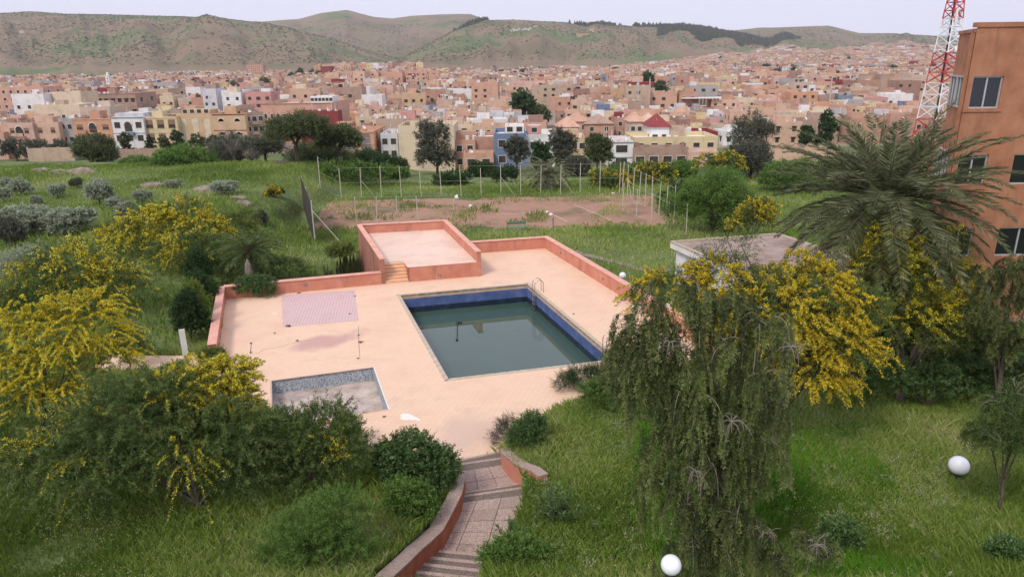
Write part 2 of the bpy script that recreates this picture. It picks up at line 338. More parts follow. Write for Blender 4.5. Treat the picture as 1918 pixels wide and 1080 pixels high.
M['curtain'] = mat('dark_pleated_curtain', [(.02, .02, .022), (.07, .068, .07)], 6, .9, stretch=(9, 9, .1))
M['glass'] = mat('dark_window_glass', [(.012, .014, .016)], rough=.06, spec=.6)
gm = M['glass']; 
M['roofc'] = mat('brown_flat_roof', [(.20, .14, .12), (.31, .235, .20), (.38, .30, .26)], .8, .9, .2, 8, 8, coord='World')
M['rail'] = mat('pale_stone_edge', [(.40, .34, .25), (.52, .46, .36)], 3, .85, coord='World')
M['bluebit'] = mat('cobalt_paint', [(.06, .1, .5)], rough=.5)
M['greenp'] = mat('green_paint', [(.08, .2, .13)], rough=.6)
M['mred'] = mat('red_tower_paint', [(.42, .035, .04), (.5, .07, .07)], 2, .5)
M['mwhite'] = mat('white_tower_paint', [(.66, .66, .68), (.78, .78, .8)], 2, .5)
M['line'] = mat('faded_court_line', [(.45, .33, .26), (.62, .5, .42)], 3, .9, coord='World')
# water: murky, still
wm = mat('murky_pool_water', [(.040, .076, .056), (.052, .090, .068)], .3, .03, spec=.5, coord='World'); M['water'] = wm
# leaves
M['L_acacia'] = leafmat('acacia_leaves', [(.022, .042, .012), (.050, .082, .020), (.085, .125, .032), (.14, .165, .055)])
M['L_yellow'] = leafmat('yellow_blossom', [(.50, .37, .012), (.68, .54, .02), (.78, .66, .04), (.80, .72, .12)], .3)
M['L_orangey'] = leafmat('golden_blossom', [(.50, .34, .012), (.66, .49, .02), (.75, .60, .05)], .3)
M['L_acaciag'] = leafmat('acacia_leaves_light', [(.04, .06, .014), (.075, .10, .022), (.11, .14, .03), (.16, .18, .05)])
M['L_weep'] = leafmat('weeping_foliage', [(.028, .036, .014), (.062, .080, .026), (.115, .140, .044), (.19, .215, .08)])
M['L_dark'] = leafmat('dark_glossy_leaves', [(.016, .032, .010), (.035, .068, .018), (.06, .11, .03), (.09, .15, .05)], .2, .4)
M['L_bright'] = leafmat('bright_green_leaves', [(.03, .06, .012), (.06, .11, .02), (.09, .16, .03), (.12, .20, .045)])
M['L_olive'] = leafmat('olive_grey_leaves', [(.09, .11, .07), (.16, .185, .12), (.24, .265, .185), (.33, .35, .27)])
M['L_thuja'] = leafmat('thuja_sprays', [(.012, .03, .010), (.025, .055, .016), (.045, .08, .024)])
M['L_thujay'] = leafmat('golden_thuja_sprays', [(.07, .11, .015), (.15, .19, .03)])
M['L_rose'] = leafmat('rosemary_leaves', [(.03, .035, .022), (.055, .065, .04), (.09, .09, .065)])
M['L_pine'] = leafmat('pine_needles', [(.025, .036, .014), (.048, .064, .024), (.08, .098, .036), (.11, .13, .055)])
M['L_grey'] = leafmat('grey_eucalyptus_leaves', [(.04, .045, .030), (.07, .075, .05), (.11, .115, .08)])
M['L_palm'] = leafmat('palm_leaflets', [(.045, .055, .025), (.08, .095, .042), (.125, .135, .07), (.19, .185, .115)], .2)
M['L_palmd'] = leafmat('dark_palm_leaflets', [(.032, .042, .016), (.06, .073, .03), (.095, .108, .05), (.15, .15, .085)], .25)
M['rib'] = mat('palm_rib', [(.10, .095, .05), (.18, .165, .10)], 4, .8)
M['L_grass'] = leafmat('grass_blades', [(.075, .12, .018), (.125, .185, .03), (.18, .24, .05), (.26, .28, .10), (.38, .34, .20)], .35)
M['L_herb'] = leafmat('herb_leaves', [(.05, .09, .02), (.09, .15, .035), (.14, .20, .06), (.20, .24, .11), (.27, .27, .16)])
M['L_bloom'] = leafmat('meadow_flowers', [(.5, .42, .1), (.6, .55, .3), (.7, .68, .5)])
M['scrub'] = leafmat('hill_scrub', [(.03, .045, .02), (.055, .075, .03), (.10, .12, .05)], 0, .9)
M['forest'] = leafmat('hill_pines', [(.018, .026, .018), (.03, .04, .026), (.045, .055, .035)], 0, .9)

# ------------------------------------------------------------------ haze
haze_m = bpy.data.materials.new('haze_air'); haze_m.use_nodes = True
hn = haze_m.node_tree; hn.nodes.remove(hn.nodes['Principled BSDF']); pv = hn.nodes.new('ShaderNodeVolumePrincipled')
pv.inputs['Color'].default_value = (.95, .94, .97, 1); pv.inputs['Density'].default_value = .00007; hn.links.new(pv.outputs[0], hn.nodes['Material Output'].inputs['Volume'])
hb = MB(); hb.box(-7000, 7000, -120, 6200, -16, 470); hz = hb.obj('haze', haze_m); tag(hz, kind='stuff', label='thin pale haze over the valley')
HAZE = hz

# ------------------------------------------------------------------ ground and hills
def fan(name, rows, tans, zf, mats, mif=None, minx=0):
    Y, T = np.meshgrid(rows, tans, indexing='ij'); X = T * np.maximum(Y, minx)
    Z = zf(X, Y); nr, nc = Y.shape
    V = np.stack([X, Y, Z], -1).reshape(-1, 3)
    i = np.arange(nr - 1)[:, None] * nc + np.arange(nc - 1)[None, :]
    Fq = np.stack([i, i + 1, i + nc + 1, i + nc], -1).reshape(-1, 4)
    c = V[Fq].mean(1)
    me = fastmesh(name, V, Fq, mi=None if mif is None else mif(c), smooth=True)
    return link(name, me, mats)
rows = np.concatenate([np.arange(-100, 8, 4.0), np.geomspace(8, 215, 330), np.geomspace(215, 1700, 90)[1:]])
tans = np.concatenate([np.linspace(-1.7, -.82, 14)[:-1], np.linspace(-.82, .82, 330), np.linspace(.82, 1.7, 14)[1:]])
g = fan('ground', rows, tans, lambda x, y: np.where(y > 1150, town_z(x, y) , ground_z(x, y)) - np.clip((y - 1150) / 100, 0, 1) * 2.0, [M['ground'], M['townground']], lambda c: (c[:, 1] > 205).astype(int), 34)
tag(g, kind='structure')
hl = fan('hills', np.concatenate([np.linspace(1150, 2100, 40)[:-1], np.linspace(2100, 4400, 150), np.linspace(4400, 6000, 12)[1:]]), np.linspace(-1.25, 1.25, 620), lambda x, y: hills_z(x, y), [M['hills']])
tag(hl, kind='structure')

# tennis court sheet
cq = [(-20.5, 69.5), (18.2, 71.6), (18.0, 91), (-23.5, 88.5)]
nx_, ny_ = 150, 70
V = []; 
for j in range(ny_ + 1):
    for i in range(nx_ + 1):
        u, v = i / nx_, j / ny_
        a = np.array(cq[0]) * (1 - u) + np.array(cq[1]) * u; b = np.array(cq[3]) * (1 - u) + np.array(cq[2]) * u; p = a * (1 - v) + b * v
        V.append((p[0], p[1], 0))
V = np.array(V); V[:, 2] = ground_z(V[:, 0], V[:, 1]) + .03
CI, CJ = np.meshgrid(np.arange(nx_), np.arange(ny_), indexing='ij')
CM = (np.minimum(CI, nx_ - 1 - CI) / 14 + 9 * fbm(CI / 9., CJ / 9., 3, 21) > 3.5) & (np.minimum(CJ, ny_ - 1 - CJ) / 6 + 9 * fbm(CI / 11., CJ / 11., 3, 22) > 3.6)
Fq = [(j * (nx_ + 1) + i, j * (nx_ + 1) + i + 1, (j + 1) * (nx_ + 1) + i + 1, (j + 1) * (nx_ + 1) + i) for j in range(ny_) for i in range(nx_) if CM[i, j]]
co = link('court_surface', fastmesh('court_surface', V, Fq, smooth=True), M['clay']); tag(co, kind='structure')
def strip(name, p, q, w, z, m, zz=None, parent=None):
    p = np.array(p); q = np.array(q); d = (q - p) / np.linalg.norm(q - p); n = np.array([-d[1], d[0]]) * w / 2
    b = MB(); k = max(2, int(np.linalg.norm(q - p) / 2)); V = []
    for i in range(k + 1):
        c = p + (q - p) * i / k
        for s in (-1, 1): e = c + s * n; V.append((e[0], e[1], (gz(*e) if zz is None else zz) + z))
    b.add(V, [(2 * i, 2 * i + 2, 2 * i + 3, 2 * i + 1) for i in range(k)]); return b.obj(name, m, parent)
for a, b_ in (((1075, 383), (1145, 413)), ((1030, 400), (1062, 415)), ((930, 402), (1010, 399))):
    o = strip('court_line', at(*a, -2.5)[:2], at(*b_, -2.5)[:2], .14, .045, M['line']); tag(o, kind='structure')

# ------------------------------------------------------------------ pool terrace
def poly_sheet(name, outer, holes, z, m, skirt=None, inset_skirt=True):
    loops = [[Vector((p[0], p[1], 0)) for p in outer]] + [[Vector((p[0], p[1], 0)) for p in h] for h in holes]
    tris = tessellate_polygon(loops); pts = [p for L in loops for p in L]
    b = MB(); b.add([(p.x, p.y, z) for p in pts], [tuple(t) for t in tris])
    if skirt is not None:
        n = len(outer); V = [(p[0], p[1], z) for p in outer] + [(p[0], p[1], skirt) for p in outer]
        b.add(V, [(i, (i + 1) % n, n + (i + 1) % n, n + i) for i in range(n)])
    me = b.mesh(name, fix=True)
    if sum(p.normal.z * p.area for p in me.polygons) < 0: me.flip_normals()
    return link(name, me, m)
def cop(rect, w):
    c = sum(rect) / 4; out = []
    for i in range(4):
        a, b_, c_ = rect[i - 1], rect[i], rect[(i + 1) % 4]
        d1 = (b_ - a) / np.linalg.norm(b_ - a); d2 = (c_ - b_) / np.linalg.norm(c_ - b_)
        out.append(b_ + (d1 - d2) * w)
    return out
POOLO = cop(POOL, .22); KO = cop(K, .06)
dk = poly_sheet('pool_terrace', DECK, [POOLO, KO], 0, M['deck'], -3.2); tag(dk, kind='structure')
pth = poly_sheet('side_path', [(p[0], p[1]) for p in GATE], [], -.004 + .0, M['deck'], -.4); pth.location.z = -.01; tag(pth, kind='structure')
mv = [at(527, 553)[:2], at(665, 543)[:2], at(666, 560)[:2], at(672, 600)[:2], at(530, 612)[:2]]
o = poly_sheet('paver_patch', mv, [], .006, M['mauve']); tag(o, kind='structure')
# faint pinkish stain on the floor and white paint spill
def blotch(cx, cy, rx, ry, rot, z, n=40, seed=1, amp=.35):
    P = []
    for i in range(n):
        a = 2 * math.pi * i / n; r = 1 + amp * (float(vn(np.array([math.cos(a) * 2 + 9]), np.array([math.sin(a) * 2 + 9]), seed)[0]) - .5) * 2 + amp * .5 * (random.random() - .5)
        x = math.cos(a) * rx * r; y = math.sin(a) * ry * r
        P.append((cx + x * math.cos(rot) - y * math.sin(rot), cy + x * math.sin(rot) + y * math.cos(rot)))
    return P
M['stain'] = mat('pink_stain', [(.70, .46, .34), (.60, .37, .29), (.52, .31, .26)], .8, .8, 0, 10, 8, coord='World')
M['paintspill'] = mat('white_paint_spill', [(.78, .66, .56), (.82, .78, .74)], 3, .6, 0, 10, 6, coord='World')
def ragged(name, P, z, m, label, cat):
    o = poly_sheet(name, P, [], z, m); tag(o, label, cat); return o
pc = at(765, 781); o = ragged('paint_spill', blotch(pc[0], pc[1], .48, .27, -.5, .006, seed=5), .006, M['paintspill'], 'white dried paint patch on the peach floor in front of the paddling pool', 'paint patch')

# swimming pool
pool = empty('swimming_pool', (0, 0, 0)); tag(pool, 'large swimming pool with blue walls half full of murky green water', 'swimming pool')
ZW = -1.22
def walls(rect, z0, z1, mats, name, parent, idx=(0, 1, 2, 3), thk=.2):
    for i in idx:
        a, b_ = rect[i], rect[(i + 1) % 4]; b = MB(); c = sum(rect) / 4
        d = (b_ - a); n = np.array([-d[1], d[0]]) / np.linalg.norm(d)
        if n @ (c - (a + b_) / 2) < 0: n = -n
        o_ = -n * thk
        V = [(*a, z0), (*b_, z0), (*b_, z1), (*a, z1), (*(a + o_), z0), (*(b_ + o_), z0), (*(b_ + o_), z1), (*(a + o_), z1)]
        b.add(V, [(0, 1, 2, 3), (3, 2, 6, 7)], 0); b.obj(name, mats, parent, fix=True)
walls(POOL, -.27, .0, M['coping'], 'coping_band', pool)
POOL2 = cop(POOL, -.0)
walls(POOL, -.86, -.27, M['blue'], 'blue_wall', pool)
walls(POOL, -2.2, -.86, M['algae'], 'algae_wall', pool)
for i in range(4):   # coping slabs around the rim, 0.5 m each
    a, b_ = POOL[i], POOL[(i + 1) % 4]; ao, bo = POOLO[i], POOLO[(i + 1) % 4]; b = MB()
    n = int(np.linalg.norm(b_ - a) / .55)
    for k in range(n):
        t0, t1 = k / n, (k + 1) / n - .008
        q = [a + (b_ - a) * t0, a + (b_ - a) * t1, ao + (bo - ao) * t1, ao + (bo - ao) * t0]
        if k == 0: q[3] = ao; q[0] = a
        b.prism(q, -.12, .012 + .004 * random.random())
    b.obj('coping_strip', M['rail'], pool, fix=True)
o = poly_sheet('pool_floor', [POOL[0], POOL[1], POOL[2], POOL[3]], [], -2.2, M['algae']); o.parent = pool
wt = poly_sheet('pool_water', [p for p in POOL], [], ZW, M['water']); tag(wt, kind='structure')
def ladder(px, py, yaw, label):
    p = at(px, py); t = empty('pool_ladder', (p[0], p[1], 0), yaw); tag(t, label, 'pool ladder', 'steel ladders of the swimming pool')
    for s in (-.25, .25):
        P = [(.45, s, 0), (.45, s, .45)]
        for a in range(0, 181, 20): P.append((.17 + .28 * math.cos(math.radians(a)), s, .55 + .28 * math.sin(math.radians(a))))
        P += [(-.11, s, .3), (-.11, s, -1.5)]
        b = MB(); b.tube(P, .024, 8); b.obj('rail', M['steel'], t, smooth=True)
    for k in range(4):
        b = MB(); z = -.25 - .3 * k; b.box(-.16, -.06, -.25, .25, z, z + .03); b.obj('rung', M['steel'], t)
PY = math.atan2(*(POOL[1] - POOL[0])[::-1])
ladder(1003, 546, PY, 'steel pool ladder at the far corner of the swimming pool')
ladder(1136, 655, PY, 'steel pool ladder behind the low shrub at the near right edge of the pool')
# slim pole floating
pA = atY(857, 604, 41.5); a0 = at(857, 604, ZW + .03); a1 = at(856, 636, ZW + .03)
t = empty('floating_pole', (a0[0], a0[1], ZW + .03)); tag(t, 'thin dark pole with knobbed ends lying on the pool water', 'pole')
d = a1 - a0
b = MB(); b.tube([(0, 0, 0), tuple(d)], .028, 6); b.obj('pole_shaft', M['dark'], t)
for q, r in ((d, .09), (d * 0, .1)):
    b = MB(); b.lathe([(0, -r * .6), (r * .8, -r * .4), (r, 0), (r * .7, r * .5), (0, r * .6)], 10, c=tuple(q)); b.obj('knob', M['dark'], t, smooth=True)
b = MB(); b.box(.05, .28, -.1, .02, .0, .08); b.obj('bracket', M['dark'], t)

# paddling pool
kp = empty('paddling_pool'); tag(kp, 'empty sunken paddling pool with blue and white mosaic walls', 'paddling pool')
walls(K, -.68, -.004, M['mosaic'], 'mosaic_wall', kp, thk=.05)
o = poly_sheet('basin_floor', K, [], -.68, M['kfloor']); o.parent = kp
for i in range(4):
    b = MB(); b.prism([K[i], K[(i + 1) % 4], KO[(i + 1) % 4], KO[i]], -.1, .012); b.obj('rim', M['white'] if i == 1 else M['coping'], kp, fix=True)

# raised terrace
rt = empty('raised_terrace'); tag(rt, 'raised square terrace with salmon parapets and six corner steps beyond the pool', 'terrace')
T1, T2 = 1.02, 1.70
FL, FR, BR, BL = TQ
uu = (FR - FL) / np.linalg.norm(FR - FL); vv = (BL - FL) / np.linalg.norm(BL - FL); ww = (BR - FR) / np.linalg.norm(BR - FR)
th = .28
sw = 1.5; sdp = 1.55
s0 = FL + uu * th; s1 = s0 + uu * sw
fl_poly = [s1, FR - uu * th, BR - uu * th - ww * th, BL + uu * th - vv * th, s0 + vv * sdp, s1 + vv * sdp]
o = poly_sheet('terrace_floor', fl_poly, [], T1, M['terrfloor']); o.parent = rt
b = MB(); b.prism([s1, FR, FR + ww * .2, s1 + vv * .2], -1, T1 - .003); o = b.obj('front_wall', M['pinkwall'], rt, fix=True)
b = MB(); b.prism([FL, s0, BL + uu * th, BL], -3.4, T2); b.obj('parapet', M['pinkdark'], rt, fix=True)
b = MB(); b.prism([FR - uu * th + ww * .02, FR + ww * .02 + uu * .003, BR + uu * .003, BR - uu * th], -3.4, T2); b.obj('parapet', M['pinkwall'], rt, fix=True)
b = MB(); b.prism([BL + uu * th - vv * th, BR - uu * th - ww * th, BR - uu * th, BL + uu * th], -3.4, T2 + .002); b.obj('parapet', M['pinkwall'], rt, fix=True)
ov = .05
def coping_run(pts, wl, z, parent, m=M['pinktop'], t=.06, nm='coping'):
    for a, b_ in zip(pts[:-1], pts[1:]):
        d = (b_ - a) / np.linalg.norm(b_ - a); n = np.array([-d[1], d[0]]); b = MB()
        b.prism([a - n * (wl / 2 + ov) - d * .02, b_ - n * (wl / 2 + ov) + d * .02, b_ + n * (wl / 2 + ov) + d * .02, a + n * (wl / 2 + ov) - d * .02], z, z + t); z += .002
        b.obj(nm, m, parent, fix=True)
coping_run([FL + uu * th / 2, BL + uu * th / 2 - vv * th / 2, BR - uu * th / 2 - ww * th / 2, FR - uu * th / 2], th, T2, rt)
b = MB(); b.prism([s1, s1 + vv * sdp, s1 + vv * sdp + uu * .12, s1 + uu * .12], -.3, T1 - .002); b.obj('recess_wall', M['pinkwall'], rt, fix=True)
for k in range(6):
    z = T1 / 6 * (k + 1) * .985; o0 = sdp * k / 6
    b = MB(); b.prism([s0 + vv * o0, s1 + vv * o0, s1 + vv * sdp, s0 + vv * sdp], -.2, z - .03, 0, 0)
    b.prism([s0 + vv * (o0 - .03), s1 + vv * (o0 - .03), s1 + vv * sdp, s0 + vv * sdp], z - .03, z); b.obj('step', M['steps'], rt, fix=True)

# low parapet walls round the deck
def parapet(pts, side, h, label, foot=-3):
    t = empty('parapet_wall'); tag(t, label, 'wall', 'low salmon walls round the pool terrace')
    thk = .34
    for i, (a, b_) in enumerate(zip(pts[:-1], pts[1:])):
        d = (b_ - a) / np.linalg.norm(b_ - a); n = np.array([-d[1], d[0]]) * side
        P = [a, b_, b_ + n * thk, a + n * thk]
        if side < 0: P = P[::-1]
        if i > 0: P = [p - 0 for p in P]
        b = MB(); b.prism(P, foot, h - .0015 * i); b.obj('wall_run', M['pinkwall'], t, fix=True)
        e0 = a - d * (.05 if i == 0 else 0); e1 = b_ + d * (thk if i < len(pts) - 2 else .05)
        Q = [e0 - n * .05, e1 - n * .05, e1 + n * (thk + .05), e0 + n * (thk + .05)]
        if side < 0: Q = Q[::-1]
        b = MB(); b.prism(Q, h - .0015 * i, h + .05 + .002 * i); b.obj('coping', M['pinktop'], t, fix=True)
    return t
parapet([NW, TQ[0]], 1, .78, 'low salmon wall between the ivy corner and the raised terrace')
parapet([TN, NE, E2, E3], 1, .86, 'long low salmon wall bending round the far right corner of the deck')
parapet([WS, NW], 1, .80, 'low salmon wall on the left edge of the deck beside the thujas')
# little wall lights
def wall_light(p, yaw, label):
    t = empty('wall_light', p, yaw); tag(t, label, 'wall light', 'small dark lights set in the salmon walls')
    b = MB(); b.box(-.09, .09, -.03, 0, -.06, .06); b.obj('housing', M['dark'], t)
    b = MB(); b.box(-.06, .06, -.036, -.03, -.04, .04); b.obj('lens', M['alu'], t)
yf = math.atan2(uu[1], uu[0])
wall_light((*(FL + uu * 3.9 - np.array([0, .006])), .3), yf, 'small dark wall light low on the front of the raised terrace')
q = TN + (NE - TN) * .17; wall_light((*q, .45), math.atan2(*(NE - TN)[::-1]), 'small dark wall light on the back salmon wall right of the raised terrace')
yE = math.atan2(*(E2 - NE)[::-1])
for f, lb in ((.28, 'small dark wall light near the far corner on the right-hand salmon wall'), (.92, 'small dark wall light near the weeping tree on the right-hand salmon wall')):
    q = NE + (E2 - NE) * f; wall_light((*q, .4), yE, lb)
q = NW + (TQ[0] - NW) * .5; wall_light((*q, .45), math.atan2(*(TQ[0] - NW)[::-1]), 'small dark wall light above the mauve pavers on the left salmon wall')

# ------------------------------------------------------------------ garden stairs
gs = empty('garden_stairs', (0, 0, 0)); tag(gs, 'speckled stone garden stairs with two slabbed landings climbing from the pool deck', 'stairs')
for i in range(len(ST) - 1):
    a, b_ = SL[i], SR[i]; c, d = SL[i + 1], SR[i + 1]; z = SZ[i]
    long = np.linalg.norm((c + d) / 2 - (a + b_) / 2)
    f = (c + d) / 2 - (a + b_) / 2; f = f / np.linalg.norm(f)
    if long > .9:
        nr = max(1, round(long / .62)); ncl = 3
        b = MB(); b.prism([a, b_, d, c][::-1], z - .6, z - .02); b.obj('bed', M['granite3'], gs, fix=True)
        for r in range(nr):
            for k in range(ncl):
                g0, g1 = r / nr + .012 / long, (r + 1) / nr - .012 / long; h0, h1 = k / ncl + .006, (k + 1) / ncl - .006
                P = []
                for (gg, hh) in ((g0, h0), (g0, h1), (g1, h1), (g1, h0)):
                    l_ = a + (c - a) * gg; r_ = b_ + (d - b_) * gg; P.append(l_ + (r_ - l_) * hh)
                b = MB(); dz = random.uniform(-.003, .003); b.prism(P[::-1], z - .05, z + dz); b.obj('slab', random.choice([M['granite'], M['granite'], M['granite2']]), gs, fix=True)
    else:
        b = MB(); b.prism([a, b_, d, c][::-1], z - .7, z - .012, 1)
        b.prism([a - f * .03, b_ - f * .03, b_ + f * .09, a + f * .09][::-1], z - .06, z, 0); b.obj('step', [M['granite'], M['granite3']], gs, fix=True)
def garden_wall(top_px, ztops, thick, side, label, foot=-.6, m=None):
    t = empty('garden_wall'); tag(t, label, 'wall')
    P = [at(x, y, z)[:2] for (x, y), z in zip(top_px, ztops)]
    # smooth the run
    N = []
    for i in range(len(P)):
        d = P[min(i + 1, len(P) - 1)] - P[max(0, i - 1)]; d = d / np.linalg.norm(d); N.append(np.array([-d[1], d[0]]) * side)
    b = MB(); c = MB()
    for i in range(len(P) - 1):
        a0, a1 = P[i], P[i + 1]; n0, n1 = N[i], N[i + 1]; z0, z1 = ztops[i], ztops[i + 1]
        V = [(*a0, z0 - 1.6), (*a1, z1 - 1.6), (*a1, z1), (*a0, z0), (*(a0 + n0 * thick), z0 - 1.6), (*(a1 + n1 * thick), z1 - 1.6), (*(a1 + n1 * thick), z1), (*(a0 + n0 * thick), z0)]
        b.add(V, [(0, 1, 2, 3), (5, 4, 7, 6)] + ([(4, 0, 3, 7)] if i == 0 else []) + ([(1, 5, 6, 2)] if i == len(P) - 2 else []))
        e = .03; k = [a0 - n0 * e, a1 - n1 * e, a1 + n1 * (thick + e), a0 + n0 * (thick + e)]
        V = [(*k[0], z0), (*k[1], z1), (*k[2], z1), (*k[3], z0), (*k[0], z0 + .05), (*k[1], z1 + .05), (*k[2], z1 + .05), (*k[3], z0 + .05)]
        c.add(V, [(4, 5, 6, 7), (0, 1, 5, 4), (2, 3, 7, 6)] + ([(3, 0, 4, 7)] if i == 0 else []) + ([(1, 2, 6, 5)] if i == len(P) - 2 else []))
    b.obj('wall_face', m or M['redwall'], t, fix=True); c.obj('coping', M['granite2'], t, fix=True)
def foot_wall(feet, thick, side, label, m):
    P = [at(x, y, z)[:2] for x, y, z, h in feet]; t = empty('garden_wall'); tag(t, label, 'wall'); N = []
    for i in range(len(P)):
        d = P[min(i + 1, len(P) - 1)] - P[max(0, i - 1)]; d = d / np.linalg.norm(d); N.append(np.array([-d[1], d[0]]) * side)
    b = MB(); c = MB(); L = len(P) - 1
    for i in range(L):
        a0, a1 = P[i], P[i + 1]; n0, n1 = N[i], N[i + 1]; z0, z1 = feet[i][2] + feet[i][3], feet[i + 1][2] + feet[i + 1][3]
        V = [(*a0, z0 - 1.9), (*a1, z1 - 1.9), (*a1, z1), (*a0, z0), (*(a0 + n0 * thick), z0 - 1.9), (*(a1 + n1 * thick), z1 - 1.9), (*(a1 + n1 * thick), z1), (*(a0 + n0 * thick), z0)]
        b.add(V, [(0, 1, 2, 3), (5, 4, 7, 6)] + ([(4, 0, 3, 7)] if i == 0 else []) + ([(1, 5, 6, 2)] if i == L - 1 else []))
        e = .03; k = [a0 - n0 * e, a1 - n1 * e, a1 + n1 * (thick + e), a0 + n0 * (thick + e)]
        V = [(*k[0], z0), (*k[1], z1), (*k[2], z1), (*k[3], z0), (*k[0], z0 + .05), (*k[1], z1 + .05), (*k[2], z1 + .05), (*k[3], z0 + .05)]
        c.add(V, [(4, 5, 6, 7), (0, 1, 5, 4), (2, 3, 7, 6)] + ([(3, 0, 4, 7)] if i == 0 else []) + ([(1, 2, 6, 5)] if i == L - 1 else []))
    b.obj('wall_face', m, t, fix=True); c.obj('coping', M['granite2'], t, fix=True)
foot_wall([(852, 905, .42, .45), (849, 930, .55, .55), (844, 955, .66, .6), (827, 988, .66, .6), (808, 1023, .68, .6), (785, 1045, .85, .6), (766, 1062, 1.05, .6), (745, 1084, 1.3, .6), (715, 1112, 1.6, .6), (690, 1140, 1.8, .6)], .36, 1, 'brick red garden wall with stone coping on the left of the stairs', M['redwall'])
foot_wall([(938, 862, .2, .45), (941, 877, .33, .6), (951, 889, .34, .66), (963, 901, .38, .7), (978, 914, .46, .78), (996, 924, .5, .84), (1010, 936, .56, .84)], .3, 1, 'curved salmon garden wall on the right of the top landing', M['pinkwall'])

# ------------------------------------------------------------------ vegetation generators
def unit(a): return a / np.maximum(np.linalg.norm(a, axis=-1, keepdims=True), 1e-9)
def rdir(rng, n): return unit(rng.normal(size=(n, 3)))
def cards(P, D, L, W, rng):
    """rhombus leaves"""
    n = len(P); S = unit(np.cross(D, rdir(rng, n))) * (W[:, None] / 2); mid = P + D * (L[:, None] * .5)
    V = np.empty((n, 4, 3)); V[:, 0] = P; V[:, 1] = mid + S; V[:, 2] = P + D * L[:, None]; V[:, 3] = mid - S
    return V.reshape(-1, 3)
def quads(n): return np.arange(n * 4).reshape(n, 4)
def spray_pts(o, d, L, droop, s):
    """points and tangents at arc s (n,m) in [0,1] along drooping sprays"""
    S = s * L[:, None]
    p = o[:, None, :] + d[:, None, :] * S[..., None]; p[..., 2] -= droop[:, None] * S ** 2
    t = np.repeat(d[:, None, :], s.shape[1], 1).copy(); t[..., 2] -= 2 * droop[:, None] * S
    return p, unit(t)
def weep_pts(o, d, L, a, s):
    S = s * L[:, None]; e = a[:, None] * (1 - np.exp(-S / a[:, None]))
    p = o[:, None, :] + d[:, None, :] * e[..., None]; p[..., 2] -= (S - e) * .97
    t = d[:, None, :] * np.exp(-S / a[:, None])[..., None]; t[..., 2] -= (1 - np.exp(-S / a[:, None]))
    return p, unit(t)
def leaves_along(rng, pt, m, lw, spread=.8, srnd=None, clump=.5, smin=.0, jit=.03):
    """pt: function(s)->(p,t) for n sprays; returns V, rnd"""
    n = pt[1]; s = smin + (1 - smin) * rng.random((n, m)); p, t = pt[0](s)
    p = p.reshape(-1, 3) + rng.normal(size=(n * m, 3)) * jit; t = t.reshape(-1, 3)
    D = unit(t * (1 - spread * .5) + rdir(rng, n * m) * spread)
    L = lw[0] * rng.uniform(.6, 1.3, n * m); W = lw[1] * rng.uniform(.7, 1.3, n * m)
    r = np.clip(srnd[:, None] * clump + rng.random((n, m)) * (1 - clump) + (s - .55) * .55, 0, 1).ravel()   # spray contrast put into the colour: tips paler, inner ends darker
    return cards(p, D, L, W, rng), r
def leafobj(name, parts, m, parent):
    V = np.concatenate([p[0] for p in parts]); r = np.concatenate([p[1] for p in parts])
    return link(name, fastmesh(name, V, quads(len(V) // 4), rnd=r), m, parent)
def ell_points(rng, ells, n, lo=.6, hi=1.0, up=-.35):
    """points inside shells of ellipsoids [(cx,cy,cz,rx,ry,rz)], with outward normals"""
    E = np.array(ells, float); vol = (E[:, 3] * E[:, 4] + E[:, 3] * E[:, 5]) ; k = rng.choice(len(E), n, p=vol / vol.sum())
    d = rdir(rng, n * 2); d = d[d[:, 2] > up][:n]
    while len(d) < n: d = np.concatenate([d, [x for x in rdir(rng, n) if x[2] > up]])[:n]
    rr = rng.uniform(lo ** 2, hi ** 2, n) ** .5
    e = E[k]; p = e[:, :3] + d * e[:, 3:] * rr[:, None]
    return p, unit(d / e[:, 3:] * e[:, 3:].mean(1)[:, None]), k
def limbs(rng, ells, n, base_r, m, parent, name='trunk', h0=0.3, spread=.12, base=(0, 0, 0), bend=.25):
    """trunk with n limbs running out to the crown"""
    p, nn, k = ell_points(rng, ells, n, .35, .85); b = MB(); c = np.mean(np.array(ells)[:, :3], 0)
    base = np.array(base, float); fork = base + np.array([0, 0, h0])
    b.tube([base + (0, 0, -.3), base + (0, 0, .0), fork], [base_r * 1.3, base_r * 1.1, base_r * .9], 7)
    for q in p:
        ctrl = fork * .5 + q * .5 + np.array([0, 0, bend * np.linalg.norm(q - fork)]) + rng.normal(size=3) * spread
        P = []
        for i in range(6):
            s = i / 5; P.append((1 - s) ** 2 * fork + 2 * s * (1 - s) * ctrl + s * s * q)
        r0 = base_r * rng.uniform(.35, .7); b.tube(P, r0, 5, r2=r0 * .18, cap=False)
    return b.obj(name, m, parent, smooth=True)

